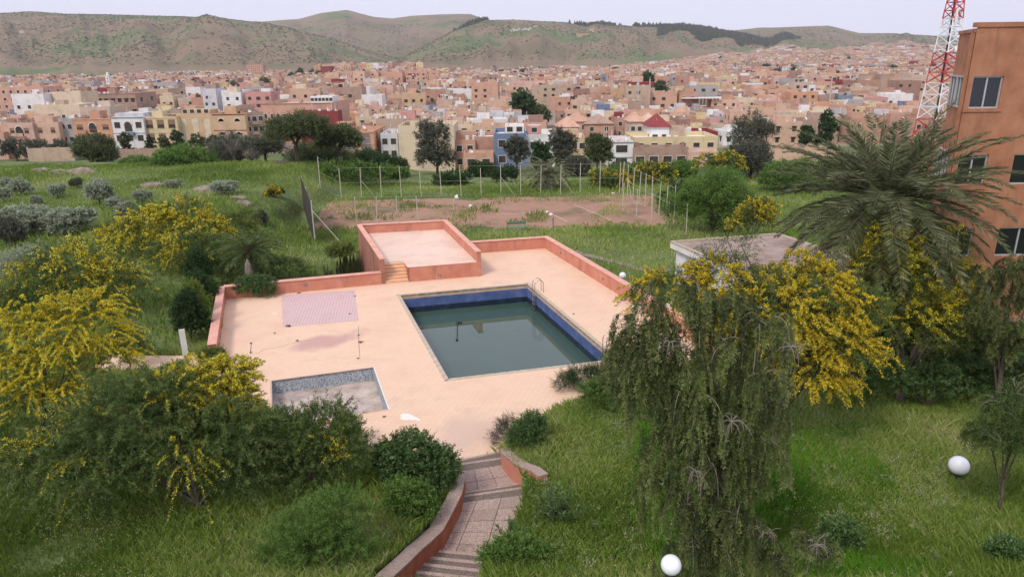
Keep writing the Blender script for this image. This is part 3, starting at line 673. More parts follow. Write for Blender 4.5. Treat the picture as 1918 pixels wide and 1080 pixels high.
def acacia(name, loc, ells, nspray, mleaf, label, cat, yellow=.4, yfun=None, seed=1, lw=(.11, .02), L=(.5, 1.1), droop=.45, lm='L_acacia', fm='L_yellow', group=None, fcount=14, jit=.03, limbn=12, br=.09, fl=(.05, .045), h0=.3, wood='bark', up=.35):
    rng = np.random.default_rng(seed); t = empty(name, loc); tag(t, label, cat, group)
    o, nn, k = ell_points(rng, ells, nspray, .45, .97, -.45)
    d = unit(nn * .9 + np.array([0, 0, up]) + rng.normal(size=(nspray, 3)) * .35); Ls = rng.uniform(*L, nspray); dr = droop * rng.uniform(.6, 1.5, nspray)
    sr_ = rng.random(nspray)
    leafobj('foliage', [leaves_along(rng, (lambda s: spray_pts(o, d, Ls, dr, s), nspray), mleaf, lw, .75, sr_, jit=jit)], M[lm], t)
    if yellow > 0:
        cl = fbm(o[:, 0] * 1.1 + 7 + seed, o[:, 1] * 1.1 + o[:, 2] * 1.3, 2, seed)
        sc = cl + (yfun(o) if yfun else 0) + nn[:, 2] * .06
        th_ = np.quantile(sc, 1 - yellow); sel = sc > th_; 
        n2 = int(sel.sum()); o2, d2, L2, r2 = o[sel], d[sel], Ls[sel] * .97, dr[sel]
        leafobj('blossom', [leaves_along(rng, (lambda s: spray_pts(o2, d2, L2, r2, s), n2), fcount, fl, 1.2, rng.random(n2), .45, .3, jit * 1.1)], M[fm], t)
    limbs(rng, ells, limbn, br, M[wood], t, 'branches', h0)
    return t
def bush(name, loc, ells, n, m, lw, label, cat, lm, seed=1, L=(.12, .3), group=None, lo=.7, droop=.1, br=.04, limbn=6, spread=.8, up=.15, wood='bark', h0=.15):
    return acacia(name, loc, ells, n, m, label, cat, 0, None, seed, lw, L, droop, lm, group=group, limbn=limbn, br=br, h0=h0, wood=wood, up=up)

def blob_ells(rng, R_, H, n, zc=.55, flat=.8, core=True):
    """random lumpy crown: n lobes on a radius R_, height H"""
    E = [(0, 0, H * zc, R_ * .7, R_ * .7, H * .42)] if core else []
    for i in range(n):
        a = 2 * math.pi * (i + rng.random() * .8) / n; r = R_ * rng.uniform(.35, .68); s = R_ * rng.uniform(.3, .48)
        E.append((math.cos(a) * r, math.sin(a) * r, H * rng.uniform(.35, .85), s, s, s * flat))
    return E
def place(px, py): return gp(px, py)

# ---- near left group
def EP(p, L):
    out = []
    for px, py, Y, r in L:
        c = atY(px, py, Y) - p; rr = r * Y / F; out.append((c[0], c[1], max(c[2], rr * .5), rr, rr, rr * .85))
    return out
def base_at(px, py, Y):
    p = atY(px, py, Y); p[2] = gz(p[0], p[1]); return p
p = base_at(95, 850, 24)
acacia('acacia_bush', p, EP(p, [(60, 640, 25, 85), (150, 620, 25, 75), (-20, 650, 25, 75), (110, 720, 24.3, 95), (195, 690, 24.4, 52), (10, 750, 24.3, 85), (185, 590, 25.3, 35), (70, 780, 24, 80), (160, 770, 24, 60)]), 1050, 60, 'large acacia bush covered in bright yellow blossom at the left edge', 'bush', .66, lambda o: o[:, 2] * .12, seed=3, fcount=150, fl=(.05, .042), L=(.8, 1.6), droop=.42, jit=.016)
p = base_at(375, 950, 18)
acacia('acacia_bush', p, EP(p, [(130, 850, 18, 95), (230, 790, 18.3, 95), (330, 840, 18.3, 90), (60, 880, 17.8, 55), (200, 890, 17.6, 75), (420, 820, 18.5, 70), (300, 750, 18.8, 60), (445, 890, 18, 45)]), 1350, 76, 'dark spreading acacia bush with forked trunk and few yellow sprays', 'bush', .12, lambda o: np.where(o[:, 0] < -1.5, .1, 0), seed=4, fcount=60, L=(.6, 1.45), droop=.45, br=.085, h0=.3, limbn=16, jit=.013, fl=(.042, .036))
p = base_at(385, 900, 20.3)
acacia('acacia_bush', p, EP(p, [(305, 745, 20, 50), (370, 725, 20, 60), (425, 745, 20, 48), (350, 790, 19.7, 55), (420, 795, 19.8, 42), (430, 705, 20.2, 42), (440, 850, 19.8, 40)]), 700, 40, 'slender acacia with a mass of yellow blossom behind the dark spreading one', 'bush', .82, lambda o: (o[:, 2] - 2) * .25, seed=5, fcount=110, fl=(.045, .038), L=(.4, .9), droop=.6, jit=.02)
p = base_at(590, 900, 19.3)
acacia('acacia_bush', p, EP(p, [(540, 825, 19.5, 72), (610, 805, 19.6, 68), (645, 840, 19.3, 50), (505, 870, 19.2, 60), (585, 880, 19, 70)]), 1200, 55, 'rounded dark green acacia bush left of the stairs without much blossom', 'bush', .05, seed=6, fcount=30, L=(.3, .7), droop=.4, lw=(.075, .02), lm='L_acacia', jit=.018, fl=(.04, .035))
p = base_at(600, 1085, 14.8)
bush('leafy_bush', p, EP(p, [(590, 1000, 15, 80), (640, 960, 15.2, 55), (530, 1030, 14.8, 55), (655, 1045, 14.7, 55), (590, 1060, 14.6, 70)]), 1100, 55, (.065, .014), 'feathery bright green bush at the bottom edge left of the stairs', 'bush', 'L_bright', 7, (.2, .5))
p = base_at(790, 925, 19.5)
bush('laurel_bush', p, EP(p, [(770, 850, 19.6, 56), (825, 868, 19.5, 38), (732, 855, 19.8, 38), (812, 900, 19.3, 42), (760, 890, 19.3, 50)]), 1300, 40, (.075, .03), 'dense dark glossy laurel bush hanging over the left garden wall', 'bush', 'L_dark', 8, (.12, .28))
p = atY(775, 990, 17.6); p[2] = gz(p[0], p[1])
bush('leafy_bush', p, [(0, 0, .55, .62, .55, .55), (-.35, .1, .6, .45, .45, .45), (.3, -.15, .4, .4, .4, .4)], 520, 30, (.07, .03), 'small yellowish green leafy bush in front of the laurel bush', 'bush', 'L_bright', 9, (.12, .3))
# right of the stairs
p = at(948, 830); p[2] = gz(p[0], p[1])
bush('rosemary_bush', p + [0, .2, 0], [(0, 0, .5, .55, .5, .5), (.15, .1, .8, .4, .4, .4)], 420, 30, (.05, .012), 'greyish rosemary bush leaning over the deck above the curved garden wall', 'bush', 'L_rose', 10, (.2, .45), up=.7)
p = at(990, 850, .3); p[2] = gz(p[0], p[1])
bush('leafy_bush', p, [(0, 0, .65, .5, .5, .6), (-.25, -.2, .5, .45, .4, .45), (.2, .2, .9, .35, .35, .4)], 520, 32, (.07, .022), 'upright green bush just behind the curved garden wall', 'bush', 'L_dark', 11, (.15, .35), up=.5)
p = at(1095, 722, .1); p[2] = max(gz(p[0], p[1]), -.1)
bush('rosemary_bush', p, [(0, 0, .5, 1.0, .7, .5), (-.8, -.1, .35, .6, .5, .4), (.8, .2, .55, .7, .6, .5)], 1000, 32, (.06, .014), 'wide dark rosemary bush growing over the near right deck edge', 'bush', 'L_thuja', 12, (.2, .45), up=.6)
p = atY(1148, 790, 26.5); p[2] = gz(p[0], p[1])
bush('leafy_bush', p, [(0, 0, .8, .55, .5, .8), (-.45, 0, .5, .45, .45, .5)], 420, 30, (.06, .02), 'dark upright bush in the grass left of the weeping tree', 'bush', 'L_thuja', 13, (.2, .4), up=.6)
def oleander(loc, n, h, label, seed):
    rng = np.random.default_rng(seed); t = empty('oleander_bush', loc); tag(t, label, 'bush', None)
    o = np.zeros((n, 3)); o[:, :2] = rng.normal(size=(n, 2)) * .16; d = unit(np.stack([rng.normal(size=n) * .45, rng.normal(size=n) * .45, np.ones(n)], -1)); Ls = h * rng.uniform(.6, 1.1, n); dr = np.full(n, .12)
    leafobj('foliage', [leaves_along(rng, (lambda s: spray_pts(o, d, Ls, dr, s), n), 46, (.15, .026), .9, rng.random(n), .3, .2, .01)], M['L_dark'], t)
    b = MB()
    for i in range(n):
        P, _ = spray_pts(o[i:i + 1], d[i:i + 1], Ls[i:i + 1], dr[i:i + 1], np.linspace(0, 1, 5)[None]); b.tube(P[0], .012, 4, r2=.004, cap=False)
    b.obj('stems', M['bark'], t)
p = atY(1045, 1005, 17.0); p[2] = gz(p[0], p[1]); oleander(p, 34, 1.35, 'young oleander with long narrow leaves right of the lower landing', 14)
p = atY(945, 1035, 15.9); p[2] = gz(p[0] + .3, p[1]); oleander(p + [.25, 0, 0], 9, .7, 'small oleander shoot at the right rim of the stairs', 15)
p = atY(940, 1085, 14.6); p[2] = gz(p[0] + .4, p[1]) - .1
bush('leafy_bush', p + [.35, 0, 0], [(0, 0, .35, .7, .5, .4), (-.4, 0, .3, .45, .4, .35), (.5, 0, .3, .45, .4, .3)], 520, 32, (.075, .025), 'low leafy bush at the bottom edge right of the stairs', 'bush', 'L_bright', 16, (.12, .3))
p = atY(1570, 1000, 15.2); p[2] = gz(p[0], p[1])
bush('leafy_bush', p, [(0, 0, .4, .45, .4, .4), (.25, .1, .3, .35, .3, .3)], 300, 30, (.09, .035), 'small dark broad-leaved bush in the grass right of the weeping tree', 'bush', 'L_dark', 17, (.12, .28))
p = atY(1880, 1085, 14.0); p[2] = gz(p[0], p[1])
bush('leafy_bush', p, [(0, 0, .3, .5, .4, .35)], 260, 30, (.08, .03), 'dark green bush in the bottom right corner', 'bush', 'L_dark', 18, (.12, .28))
# weeping tree
def weeping(loc, nodes, n1, k2, m, L, label, seed, lw=(.06, .016), a=(.35, .95), trunk_h=3, br=.12, lm='L_weep', name='weeping_tree', fans=(), L2=(.22, .6), draw=.35):
    """long drooping branches, each hung with short leafy strands"""
    rng = np.random.default_rng(seed); t = empty(name, loc); tag(t, label, 'tree')
    E = np.array(nodes, float); k = rng.integers(0, len(E), n1); base = E[k]
    o = base[:, :3] + rdir(rng, n1) * base[:, 3:4] * rng.random((n1, 1)) ** .5
    hd = unit(np.stack([rng.normal(size=n1), rng.normal(size=n1), rng.uniform(.3, 1.0, n1)], -1)); Ls = rng.uniform(*L, n1) * base[:, 4]; aa = rng.uniform(*a, n1)
    Ls = np.minimum(Ls, np.maximum(o[:, 2] - .15, .3) + .3)
    s1 = np.sort(.08 + .92 * rng.random((n1, k2)) ** .9, 1); p, tt = weep_pts(o, hd, Ls, aa, s1)
    r1 = np.repeat(rng.random(n1), k2); p = p.reshape(-1, 3); tt = tt.reshape(-1, 3); n2 = len(p)
    d2 = unit(tt * .7 + rdir(rng, n2) * [1, 1, .35] * .8); L2_ = rng.uniform(*L2, n2); a2 = rng.uniform(.08, .3, n2)
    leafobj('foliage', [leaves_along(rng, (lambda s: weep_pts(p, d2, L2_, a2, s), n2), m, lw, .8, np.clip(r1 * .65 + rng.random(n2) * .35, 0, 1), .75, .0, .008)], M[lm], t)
    b = MB(); b.tube([(0, 0, -.4), (.05, 0, trunk_h * .5), (0, .05, trunk_h)], [br * 1.2, br, br * .8], 8)
    for q in E:
        f = np.array([0, .03, rng.uniform(.4, .95) * trunk_h]); ctrl = f * .4 + q[:3] * .6 + [0, 0, .6]; P = []
        for i in range(7): s_ = i / 6; P.append((1 - s_) ** 2 * f + 2 * s_ * (1 - s_) * ctrl + s_ * s_ * q[:3])
        b.tube(P, br * .5, 5, r2=.02, cap=False)
    b.obj('trunk', M['bark'], t, smooth=True)
    b = MB()
    for i in range(n1):
        if rng.random() < draw:
            P, _ = weep_pts(o[i:i + 1], hd[i:i + 1], Ls[i:i + 1] * .75, aa[i:i + 1], np.linspace(0, 1, 8)[None]); b.tube(P[0], .011, 4, r2=.004, cap=False)
    for (c0, Lf, nf) in fans:
        c0 = np.array(c0); b.tube([c0 - (0, -.3, 1.0), c0 - (.05, -.1, .4), c0], .022, 5, r2=.016, cap=False)
        for i in range(nf):
            az = i * 6.28 / nf + rng.normal() * .25; hh = unit(np.array([[math.cos(az), math.sin(az) - .25, .25 + rng.random() * .8]])); P, _ = weep_pts(c0[None], hh, np.array([Lf * rng.uniform(.6, 1.2)]), np.array([Lf * rng.uniform(.4, .7)]), np.linspace(0, 1, 8)[None]); b.tube(P[0], .012, 4, r2=.004, cap=False)
            for j in (3, 4, 5):
                q = P[0][j]; e_ = q + (P[0][j + 1] - q) + rng.normal(size=3) * .12; b.tube([q, (q + e_) / 2 + [0, 0, .03], e_], .006, 3, r2=.003, cap=False)
    tag(b.obj('pale_twigs', M['palebark'], t), kind='stuff')
    return t
p = atY(1330, 1100, 13.6); p[2] = gz(p[0], p[1])
def rel(px, py, Y, p): q = atY(px, py, Y); return q - p
nodes = []
for (px, py, Y, r, l) in ((1235, 555, 13.4, .4, 1.1), (1300, 545, 13.7, .45, 1.1), (1380, 565, 13.6, .45, 1.0), (1440, 610, 13.4, .4, 1.0), (1250, 640, 13.2, .5, 1.1), (1200, 610, 13.3, .3, 1.2), (1330, 630, 13.1, .5, 1.1), (1400, 680, 13.2, .5, 1.1), (1300, 740, 13.0, .5, 1.1), (1370, 770, 13.0, .5, 1.0), (1450, 740, 13.3, .35, 1.2), (1260, 820, 13.1, .35, 1.1), (1330, 850, 13.0, .4, 1.0), (1395, 860, 13.1, .3, 1.0), (1290, 930, 13.0, .35, 1.0), (1340, 1000, 12.9, .4, 1.0)):
    nodes.append((*rel(px, py, Y, p), r, l))
nodes += [(*rel(px_, py_, Y_, p), r_, l_) for (px_, py_, Y_, r_, l_) in ((1230, 720, 13.2, .35, 1.1), (1240, 900, 13, .3, 1), (1420, 830, 13, .3, 1.1), (1380, 960, 12.9, .35, 1), (1300, 1010, 12.9, .3, 1), (1180, 660, 13.3, .2, 1))]
weeping(p, nodes, 430, 13, 44, (.9, 2.1), 'tall weeping tree with dark hanging foliage right of the pool', 20, trunk_h=3.4, fans=[(rel(1370, 790, 12.5, p), .8, 10), (rel(1300, 880, 12.5, p), .6, 8), (rel(1480, 650, 12.9, p), .7, 7), (rel(1255, 640, 12.8, p), .5, 6)])
p = atY(1470, 1110, 13.2); p[2] = gz(p[0], p[1])
nodes = [(*rel(px, py, Y, p), r, l) for (px, py, Y, r, l) in ((1420, 1000, 12.7, .25, .5), (1500, 1010, 12.7, .25, .5), (1550, 1035, 12.7, .2, .45), (1450, 1050, 12.6, .3, .4))]
weeping(p, nodes, 60, 9, 30, (.6, 1.2), 'low drooping bush with a pale arched branch at the bottom edge', 21, trunk_h=.6, br=.04, name='drooping_bush', fans=[(rel(1430, 990, 12.6, p), .7, 6), (rel(1530, 1020, 12.5, p), .6, 7)])
# acacia behind, golden
p = base_at(1450, 800, 22)
acacia('acacia_bush', p, EP(p, [(1350, 520, 23, 52), (1435, 550, 23, 56), (1530, 545, 22.8, 52), (1590, 575, 22.5, 50), (1480, 585, 22, 72), (1575, 645, 22, 55), (1520, 690, 21.8, 52), (1400, 600, 22, 70), (1375, 455, 23.3, 20), (1500, 505, 23.1, 30), (1225, 545, 23.5, 30), (1285, 535, 23.3, 32), (1560, 710, 21.8, 30)]), 2100, 42, 'tall acacia with golden yellow blossom behind the weeping tree', 'bush', .58, lambda o: (o[:, 0] > -.5) * .1, seed=22, fcount=95, fl=(.05, .042), fm='L_orangey', L=(.5, 1.2), droop=.5, h0=1.2, br=.14, limbn=18, jit=.022)
p = base_at(1690, 715, 26.4)
acacia('acacia_bush', p, EP(p, [(1690, 515, 26.6, 92), (1625, 525, 26.6, 60), (1765, 545, 26.6, 68), (1700, 595, 26.2, 95), (1665, 455, 26.6, 45), (1745, 465, 26.6, 45), (1795, 605, 26.2, 52), (1630, 600, 26.1, 52)]), 2200, 42, 'big green acacia with thin yellow blossom below the palm tree', 'bush', .34, seed=23, fcount=44, L=(.5, 1.1), droop=.35, h0=.9, br=.15, lm='L_acaciag', limbn=16, fl=(.055, .048), jit=.03)
p = base_at(1740, 715, 26)
bush('leafy_bush', p, EP(p, [(1590, 700, 26, 42), (1660, 705, 26, 48), (1740, 708, 26, 50), (1820, 708, 26, 50), (1895, 700, 26, 52)]), 1500, 44, (.085, .024), 'row of low dark bushes at the foot of the green acacia by the orange building', 'bush', 'L_dark', 27, (.2, .5), droop=.3)
p = base_at(1740, 705, 28.6)
bush('leafy_bush', p, EP(p, [(1600, 640, 28.4, 60), (1670, 650, 28.2, 66), (1745, 655, 28.2, 66), (1820, 660, 28.2, 62), (1890, 660, 28, 60), (1700, 600, 28.9, 60), (1800, 610, 28.9, 60)]), 3300, 44, (.10, .028), 'wide dark undergrowth bush below the green acacia by the orange building', 'bush', 'L_acacia', 24, (.3, .8), droop=.3)
p = atY(1870, 720, 24.5); p[2] = gz(p[0], p[1])
nodes = [(*rel(px, py, Y, p), r, l) for (px, py, Y, r, l) in ((1850, 520, 24.3, .5, 1), (1900, 500, 24.3, .5, 1), (1935, 540, 24.3, .6, 1), (1880, 580, 24, .6, .9), (1840, 580, 24, .4, .9), (1930, 620, 24, .5, .8), (1880, 650, 24, .5, .7))]
weeping(p, nodes, 130, 11, 34, (.8, 1.6), 'weeping tree with bare pale twigs in front of the orange building', 25, trunk_h=2.6, br=.08, lw=(.09, .022), draw=.7)
p = atY(1880, 900, 17); p[2] = gz(p[0], p[1])
nodes = [(*rel(px, py, Y, p), r, l) for (px, py, Y, r, l) in ((1870, 760, 16.8, .35, .8), (1910, 730, 16.8, .4, .9), (1840, 810, 16.6, .3, .6), (1900, 820, 16.6, .4, .7), (1940, 780, 16.8, .4, .9))]
weeping(p, nodes, 230, 10, 26, (.7, 1.5), 'thin wispy shrub at the right edge behind the white globe lamp', 26, trunk_h=1.4, br=.04, name='wispy_shrub', lw=(.06, .014), lm='L_acacia', draw=.6)

# ---- left middle shrubs
def put(px, py, Y=None):
    if Y is None: return np.array(gp(px, py))
    p = atY(px, py, Y); p[2] = gz(p[0], p[1]); return p
acacia('acacia_bush', put(150, 585), [(0, 0, 2.6, 2.4, 2, 1.7), (-2, 0, 1.9, 1.6, 1.6, 1.3), (2.2, 0, 1.9, 1.6, 1.6, 1.3), (.5, -.8, 1.3, 2.6, 1.2, 1)], 1500, 30, 'broad acacia bush with scattered pale yellow blossom behind the bright one', 'bush', .35, seed=30, fcount=22, fl=(.08, .07), L=(.5, 1.2), lw=(.13, .03))
acacia('acacia_bush', put(290, 480), [(0, 0, 2.2, 2.6, 2, 1.7), (2.6, .4, 2.6, 2.0, 1.8, 1.7), (-2.2, 0, 1.6, 1.8, 1.6, 1.2), (4.2, 0, 1.8, 1.6, 1.6, 1.4), (2, -.8, 1.2, 2.6, 1.2, 1)], 1700, 26, 'row of golden flowering acacia growing in the middle of the left meadow', 'bush', .5, seed=31, fcount=26, fl=(.1, .09), L=(.6, 1.3), lw=(.16, .035))
acacia('acacia_bush', put(355, 510), [(0, 0, 1.5, 2.0, 1.5, 1.2), (1.3, .2, 1.9, 1.3, 1.2, 1.1), (-1.6, 0, 1.1, 1.3, 1.2, .9)], 800, 28, 'lower acacia with yellow tips left of the feathery palm clump', 'bush', .32, seed=32, fcount=20, fl=(.08, .07), L=(.5, 1.1), lw=(.13, .03))
# thujas and ivy by the west wall
bush('thuja_bush', put(362, 655, 35.5), [(0, 0, 1.3, .85, .85, 1.3), (.1, 0, 2.2, .6, .6, .8), (.5, .1, 1.0, .6, .6, 1.0)], 1300, 30, (.07, .03), 'dark rounded thuja bush against the left salmon wall', 'bush', 'L_thuja', 33, (.1, .25))
bush('thuja_bush', put(370, 615, 37.5), [(0, 0, 2.2, .5, .5, .7), (.2, 0, 1.5, .6, .6, 1)], 600, 26, (.07, .03), 'golden topped thuja standing behind the dark thuja', 'bush', 'L_thujay', 34, (.1, .25))
bush('thuja_bush', put(385, 575, 40.5), [(0, 0, 1.1, .9, .8, 1.1), (-.4, .2, 1.6, .6, .6, .9)], 800, 28, (.07, .03), 'dark thuja bush at the far end of the left salmon wall', 'bush', 'L_thuja', 35, (.1, .25))
bush('cypress_bush', put(378, 545, 44.5), [(0, 0, 1.5, .75, .7, 1.4)], 500, 28, (.09, .035), 'dark upright cypress bush near the corner of the salmon walls', 'bush', 'L_thuja', 36, (.1, .3))
q = (NW + TQ[0] * .0) ; q = NW + (TQ[0] - NW) * .19
bush('trailing_shrub', (q[0], q[1] + .2, .35), [(0, 0, .45, 1.4, .6, .45), (-.5, -.35, .2, .9, .4, .4), (.6, -.35, .1, .7, .35, .45)], 800, 30, (.08, .028), 'trailing dark green shrub spilling over the left corner of the salmon wall', 'shrub', 'L_dark', 37, (.15, .4), droop=.7)
# white board
p = put(352, 690, 31.2)
t = empty('white_board', (p[0], p[1], 0), math.radians(22)); tag(t, 'tall narrow white board standing edge-on beside the dark thuja', 'board')
b = MB(); b.box(-.13, .13, -.03, .03, .1, 2.15); b.obj('panel', M['white'], t)
for s in (-.09, .09):
    b = MB(); b.box(s - .03, s + .03, .03, .09, -.5, 2.1); b.obj('leg', M['alu'], t)
# fallen bird-like grey cover near palm clump
p = put(468, 525, 45.4)
t = empty('garden_post', (p[0], p[1], .4)); tag(t, 'short pointed pale wooden post behind the trailing shrub on the wall', 'post')
b = MB(); b.lathe([(.0, -.6), (.24, -.55), (.26, .5), (.2, .95), (.0, 1.35)], 8); b.obj('post_body', M['palebark'], t)

# palms
def palm(name, loc, nf, L, trunk_h, tr, label, seed, leaf=.42, nl=46, dead=6, wl=.035, minang=-25, m='L_palm', tilt=(0, 0), bd=(.45, .75), rr=.035):
    rng = np.random.default_rng(seed); t = empty(name, loc); tag(t, label, 'palm tree')
    V = []; Rn = []; b = MB(); top = np.array([tilt[0], tilt[1], trunk_h])
    for i in range(nf):
        az = i * 2.39996 + rng.normal() * .15; u = (i + .5) / nf; el = math.radians(82 - (82 - minang) * u ** .8 + rng.normal() * 5); Lf = L * rng.uniform(.85, 1.1) * (1 - .18 * (u < .15))
        h = np.array([math.cos(az), math.sin(az), 0]); bend = rng.uniform(*bd) * (1.15 - .25 * u)
        N = 14; P = []; a = el; q = top + h * tr * .6; ds = Lf / N
        for k in range(N + 1):
            P.append(q.copy()); q = q + (h * math.cos(a) + np.array([0, 0, math.sin(a)])) * ds; a -= bend * 2.0 / N * (.5 + k / N)
        P = np.array(P); b.tube(P, rr * L / 4, 4, r2=.006, cap=False)
        s = np.linspace(.12, .99, nl); idx = s * N; i0 = np.minimum(idx.astype(int), N - 1); f = (idx - i0)[:, None]
        pp = P[i0] * (1 - f) + P[i0 + 1] * f; tt = unit(P[i0 + 1] - P[i0]); side = unit(np.cross(tt, np.array([0, 0, 1.]))); nrm = np.cross(side, tt)
        prof = np.sin(np.pi * np.clip(s * .86 + .12, 0, 1)) ** .6
        for sg in (-1, 1):
            D = unit(side * sg * .8 + tt * .75 + nrm * rng.uniform(.0, .4, (nl, 1)) - np.array([0, 0, .18]) + rng.normal(size=(nl, 3)) * .08); Ln = leaf * prof * rng.uniform(.85, 1.15, nl)
            V.append(cards(pp, D, Ln, np.full(nl, wl), rng)); Rn.append(np.clip(rng.normal(.5 + (.25 if u > .8 else 0), .22, nl) + .15 * rng.normal(), 0, 1))
    link('fronds', fastmesh('fronds', np.concatenate(V), quads(sum(len(v) for v in V) // 4), rnd=np.concatenate(Rn)), M[m], t)
    tag(b.obj('frond_ribs', M['rib'], t), kind='stuff')
    b = MB(); prof = []
    n = max(3, int(trunk_h / .18))
    for k in range(n + 1): prof.append((tr * (1.25 - .25 * min(1, k / n * 3)) + (.03 if k % 2 else 0), -.4 + (trunk_h + .5) * k / n))
    prof += [(tr * 1.35, trunk_h + .3), (tr * .5, trunk_h + .7), (0, trunk_h + .75)]; b.lathe(prof, 12); b.obj('trunk', M['bark'], t)
    return t
pc = atY(1662, 345, 28.0); gzp = gz(pc[0], pc[1])
palm('date_palm', (pc[0], pc[1], gzp), 112, 4.7, pc[2] - gzp - .5, .3, 'tall date palm with wide grey-green crown in front of the orange building', 40, leaf=.68, nl=78, minang=-48, wl=.042, m='L_palmd', bd=(.2, .5), rr=.022)
pc = atY(1025, 318, 96); gzp = gz(pc[0], pc[1])
palm('date_palm', (pc[0], pc[1], gzp), 70, 4.2, pc[2] - gzp - .6, .35, 'shaggy palm growing beyond the far fence of the tennis court', 41, leaf=.6, nl=30, minang=-75, wl=.09)
pc = atY(465, 470, 47.5); gzp = gz(pc[0], pc[1])
palm('feather_palm', (pc[0], pc[1], gzp), 60, 2.8, max(.5, pc[2] - gzp), .2, 'low feathery palm clump behind the left salmon wall', 42, leaf=.5, nl=40, minang=-50, wl=.05, m='L_acacia')
bush('leafy_bush', put(530, 505, 48.5), [(0, 0, .9, 2.0, 1.2, .9), (-2.6, 0, .9, 1.8, 1.2, .9), (-5.6, .2, .9, 1.8, 1.2, .9)], 1100, 30, (.12, .03), 'dark low bush below the feathery palm clump behind the wall', 'bush', 'L_acacia', 43, (.3, .8), droop=.4)

for i, (px, pb, hw, hh, Y, lm, lb) in enumerate((
    (245, 690, 48, 85, 27.5, 'L_acaciag', 'mid green bush between the bright acacia and the grass patch'),
    (330, 715, 38, 28, 29.0, 'L_bright', 'low green shrub along the side path in front of the white board'),
    (400, 690, 26, 34, 29.5, 'L_acaciag', 'small yellowish bush beside the end of the left salmon wall'),
    (560, 770, 60, 26, 26.5, 'L_rose', 'low greyish shrub at the rim of the paddling pool'),
    (650, 835, 34, 60, 21.5, 'L_bright', 'light green weedy bush between the round dark acacia and the laurel'),
    (30, 600, 60, 60, 33, 'L_acaciag', 'pale green bush at the left edge above the bright acacia'),
    (60, 520, 60, 50, 46, 'L_olive', 'pale grassy grey bush at the left above the broad acacia'),
    (215, 540, 50, 40, 47, 'L_acaciag', 'green bush between the two flowering acacia rows'),
    (640, 520, 30, 22, 50, 'L_acaciag', 'small scrubby bush behind the left salmon wall near the raised terrace'),
    (440, 450, 55, 50, 55, 'L_acaciag', 'rounded olive green bush above the feathery palm clump'),
    (1130, 760, 60, 40, 26.5, 'L_bright', 'light green weedy bush in the grass right of the upright green bush'),
    (1215, 790, 40, 50, 25.0, 'L_bright', 'green weedy bush just left of the weeping tree foliage'))):
    p = np.array(gp(px, pb)); Y = p[1]; W_ = hw * Y / F; H = hh * Y * 1.1 / F; rg = np.random.default_rng(260 + i)
    bush('leafy_bush', p, blob_ells(rg, W_, H, 6), 620, 30, (max(.07, Y * .002), max(.022, Y * .0008)), lb, 'bush', lm, 260 + i, (W_ * .15, W_ * .4), droop=.2)
# ---- trees of the middle distance
def tree(name, px, pybase, pytop, halfw, Y, lm, label, seed, shape='round', n=500, m=26, lw=None, group=None, trunk=.25, gap=.0, wood='bark', cat='tree'):
    rng = np.random.default_rng(seed); p = atY(px, pybase, Y); p[2] = gz(p[0], p[1])
    H = atY(px, pytop, Y)[2] - p[2]; W_ = halfw * Y * 1.05 / F; lw = lw or (Y * .0022, Y * .0011)
    c0 = H * trunk
    if shape == 'round': E = [(0, 0, c0 + (H - c0) * .5, W_ * .75, W_ * .75, (H - c0) * .45)]; k = 8
    elif shape == 'tall': E = [(0, 0, c0 + (H - c0) * .5, W_ * .55, W_ * .55, (H - c0) * .48)]; k = 12
    elif shape == 'umbrella': E = [(0, 0, H * .84, W_ * .6, W_ * .6, H * .1)]; k = 12; c0 = H * .6
    else: E = [(0, 0, H * .5, W_ * .7, W_ * .7, H * .5)]; k = 5
    for i in range(k):
        a = rng.random() * 6.28; zz = c0 + (H - c0) * rng.uniform(.12, .82); env = math.sin(math.pi * min(1, max(.05, (zz - c0) / (H - c0) * .8 + .18))) if shape != 'spire' else 1 - .8 * (zz - c0) / (H - c0)
        r = W_ * env * rng.uniform(.35, .75); s = W_ * rng.uniform(.26, .42); E.append((math.cos(a) * r, math.sin(a) * r, zz, s, s, s * .75))
    t = empty(name, p); tag(t, label, cat, group)
    o, nn, _ = ell_points(rng, E, n, .5, 1.0, -.7); d = unit(nn + [0, 0, .25] + rng.normal(size=(n, 3)) * .4); Ls = rng.uniform(.06, .16, n) * W_ * 1.6; dr = np.full(n, .2 / max(W_, 1))
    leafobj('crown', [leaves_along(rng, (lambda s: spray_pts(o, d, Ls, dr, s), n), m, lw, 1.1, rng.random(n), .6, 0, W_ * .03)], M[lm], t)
    limbs(rng, E, 9, max(.08, W_ * .06), M[wood], t, 'trunk', max(.3, H * trunk * .8), spread=W_ * .05)
    return t
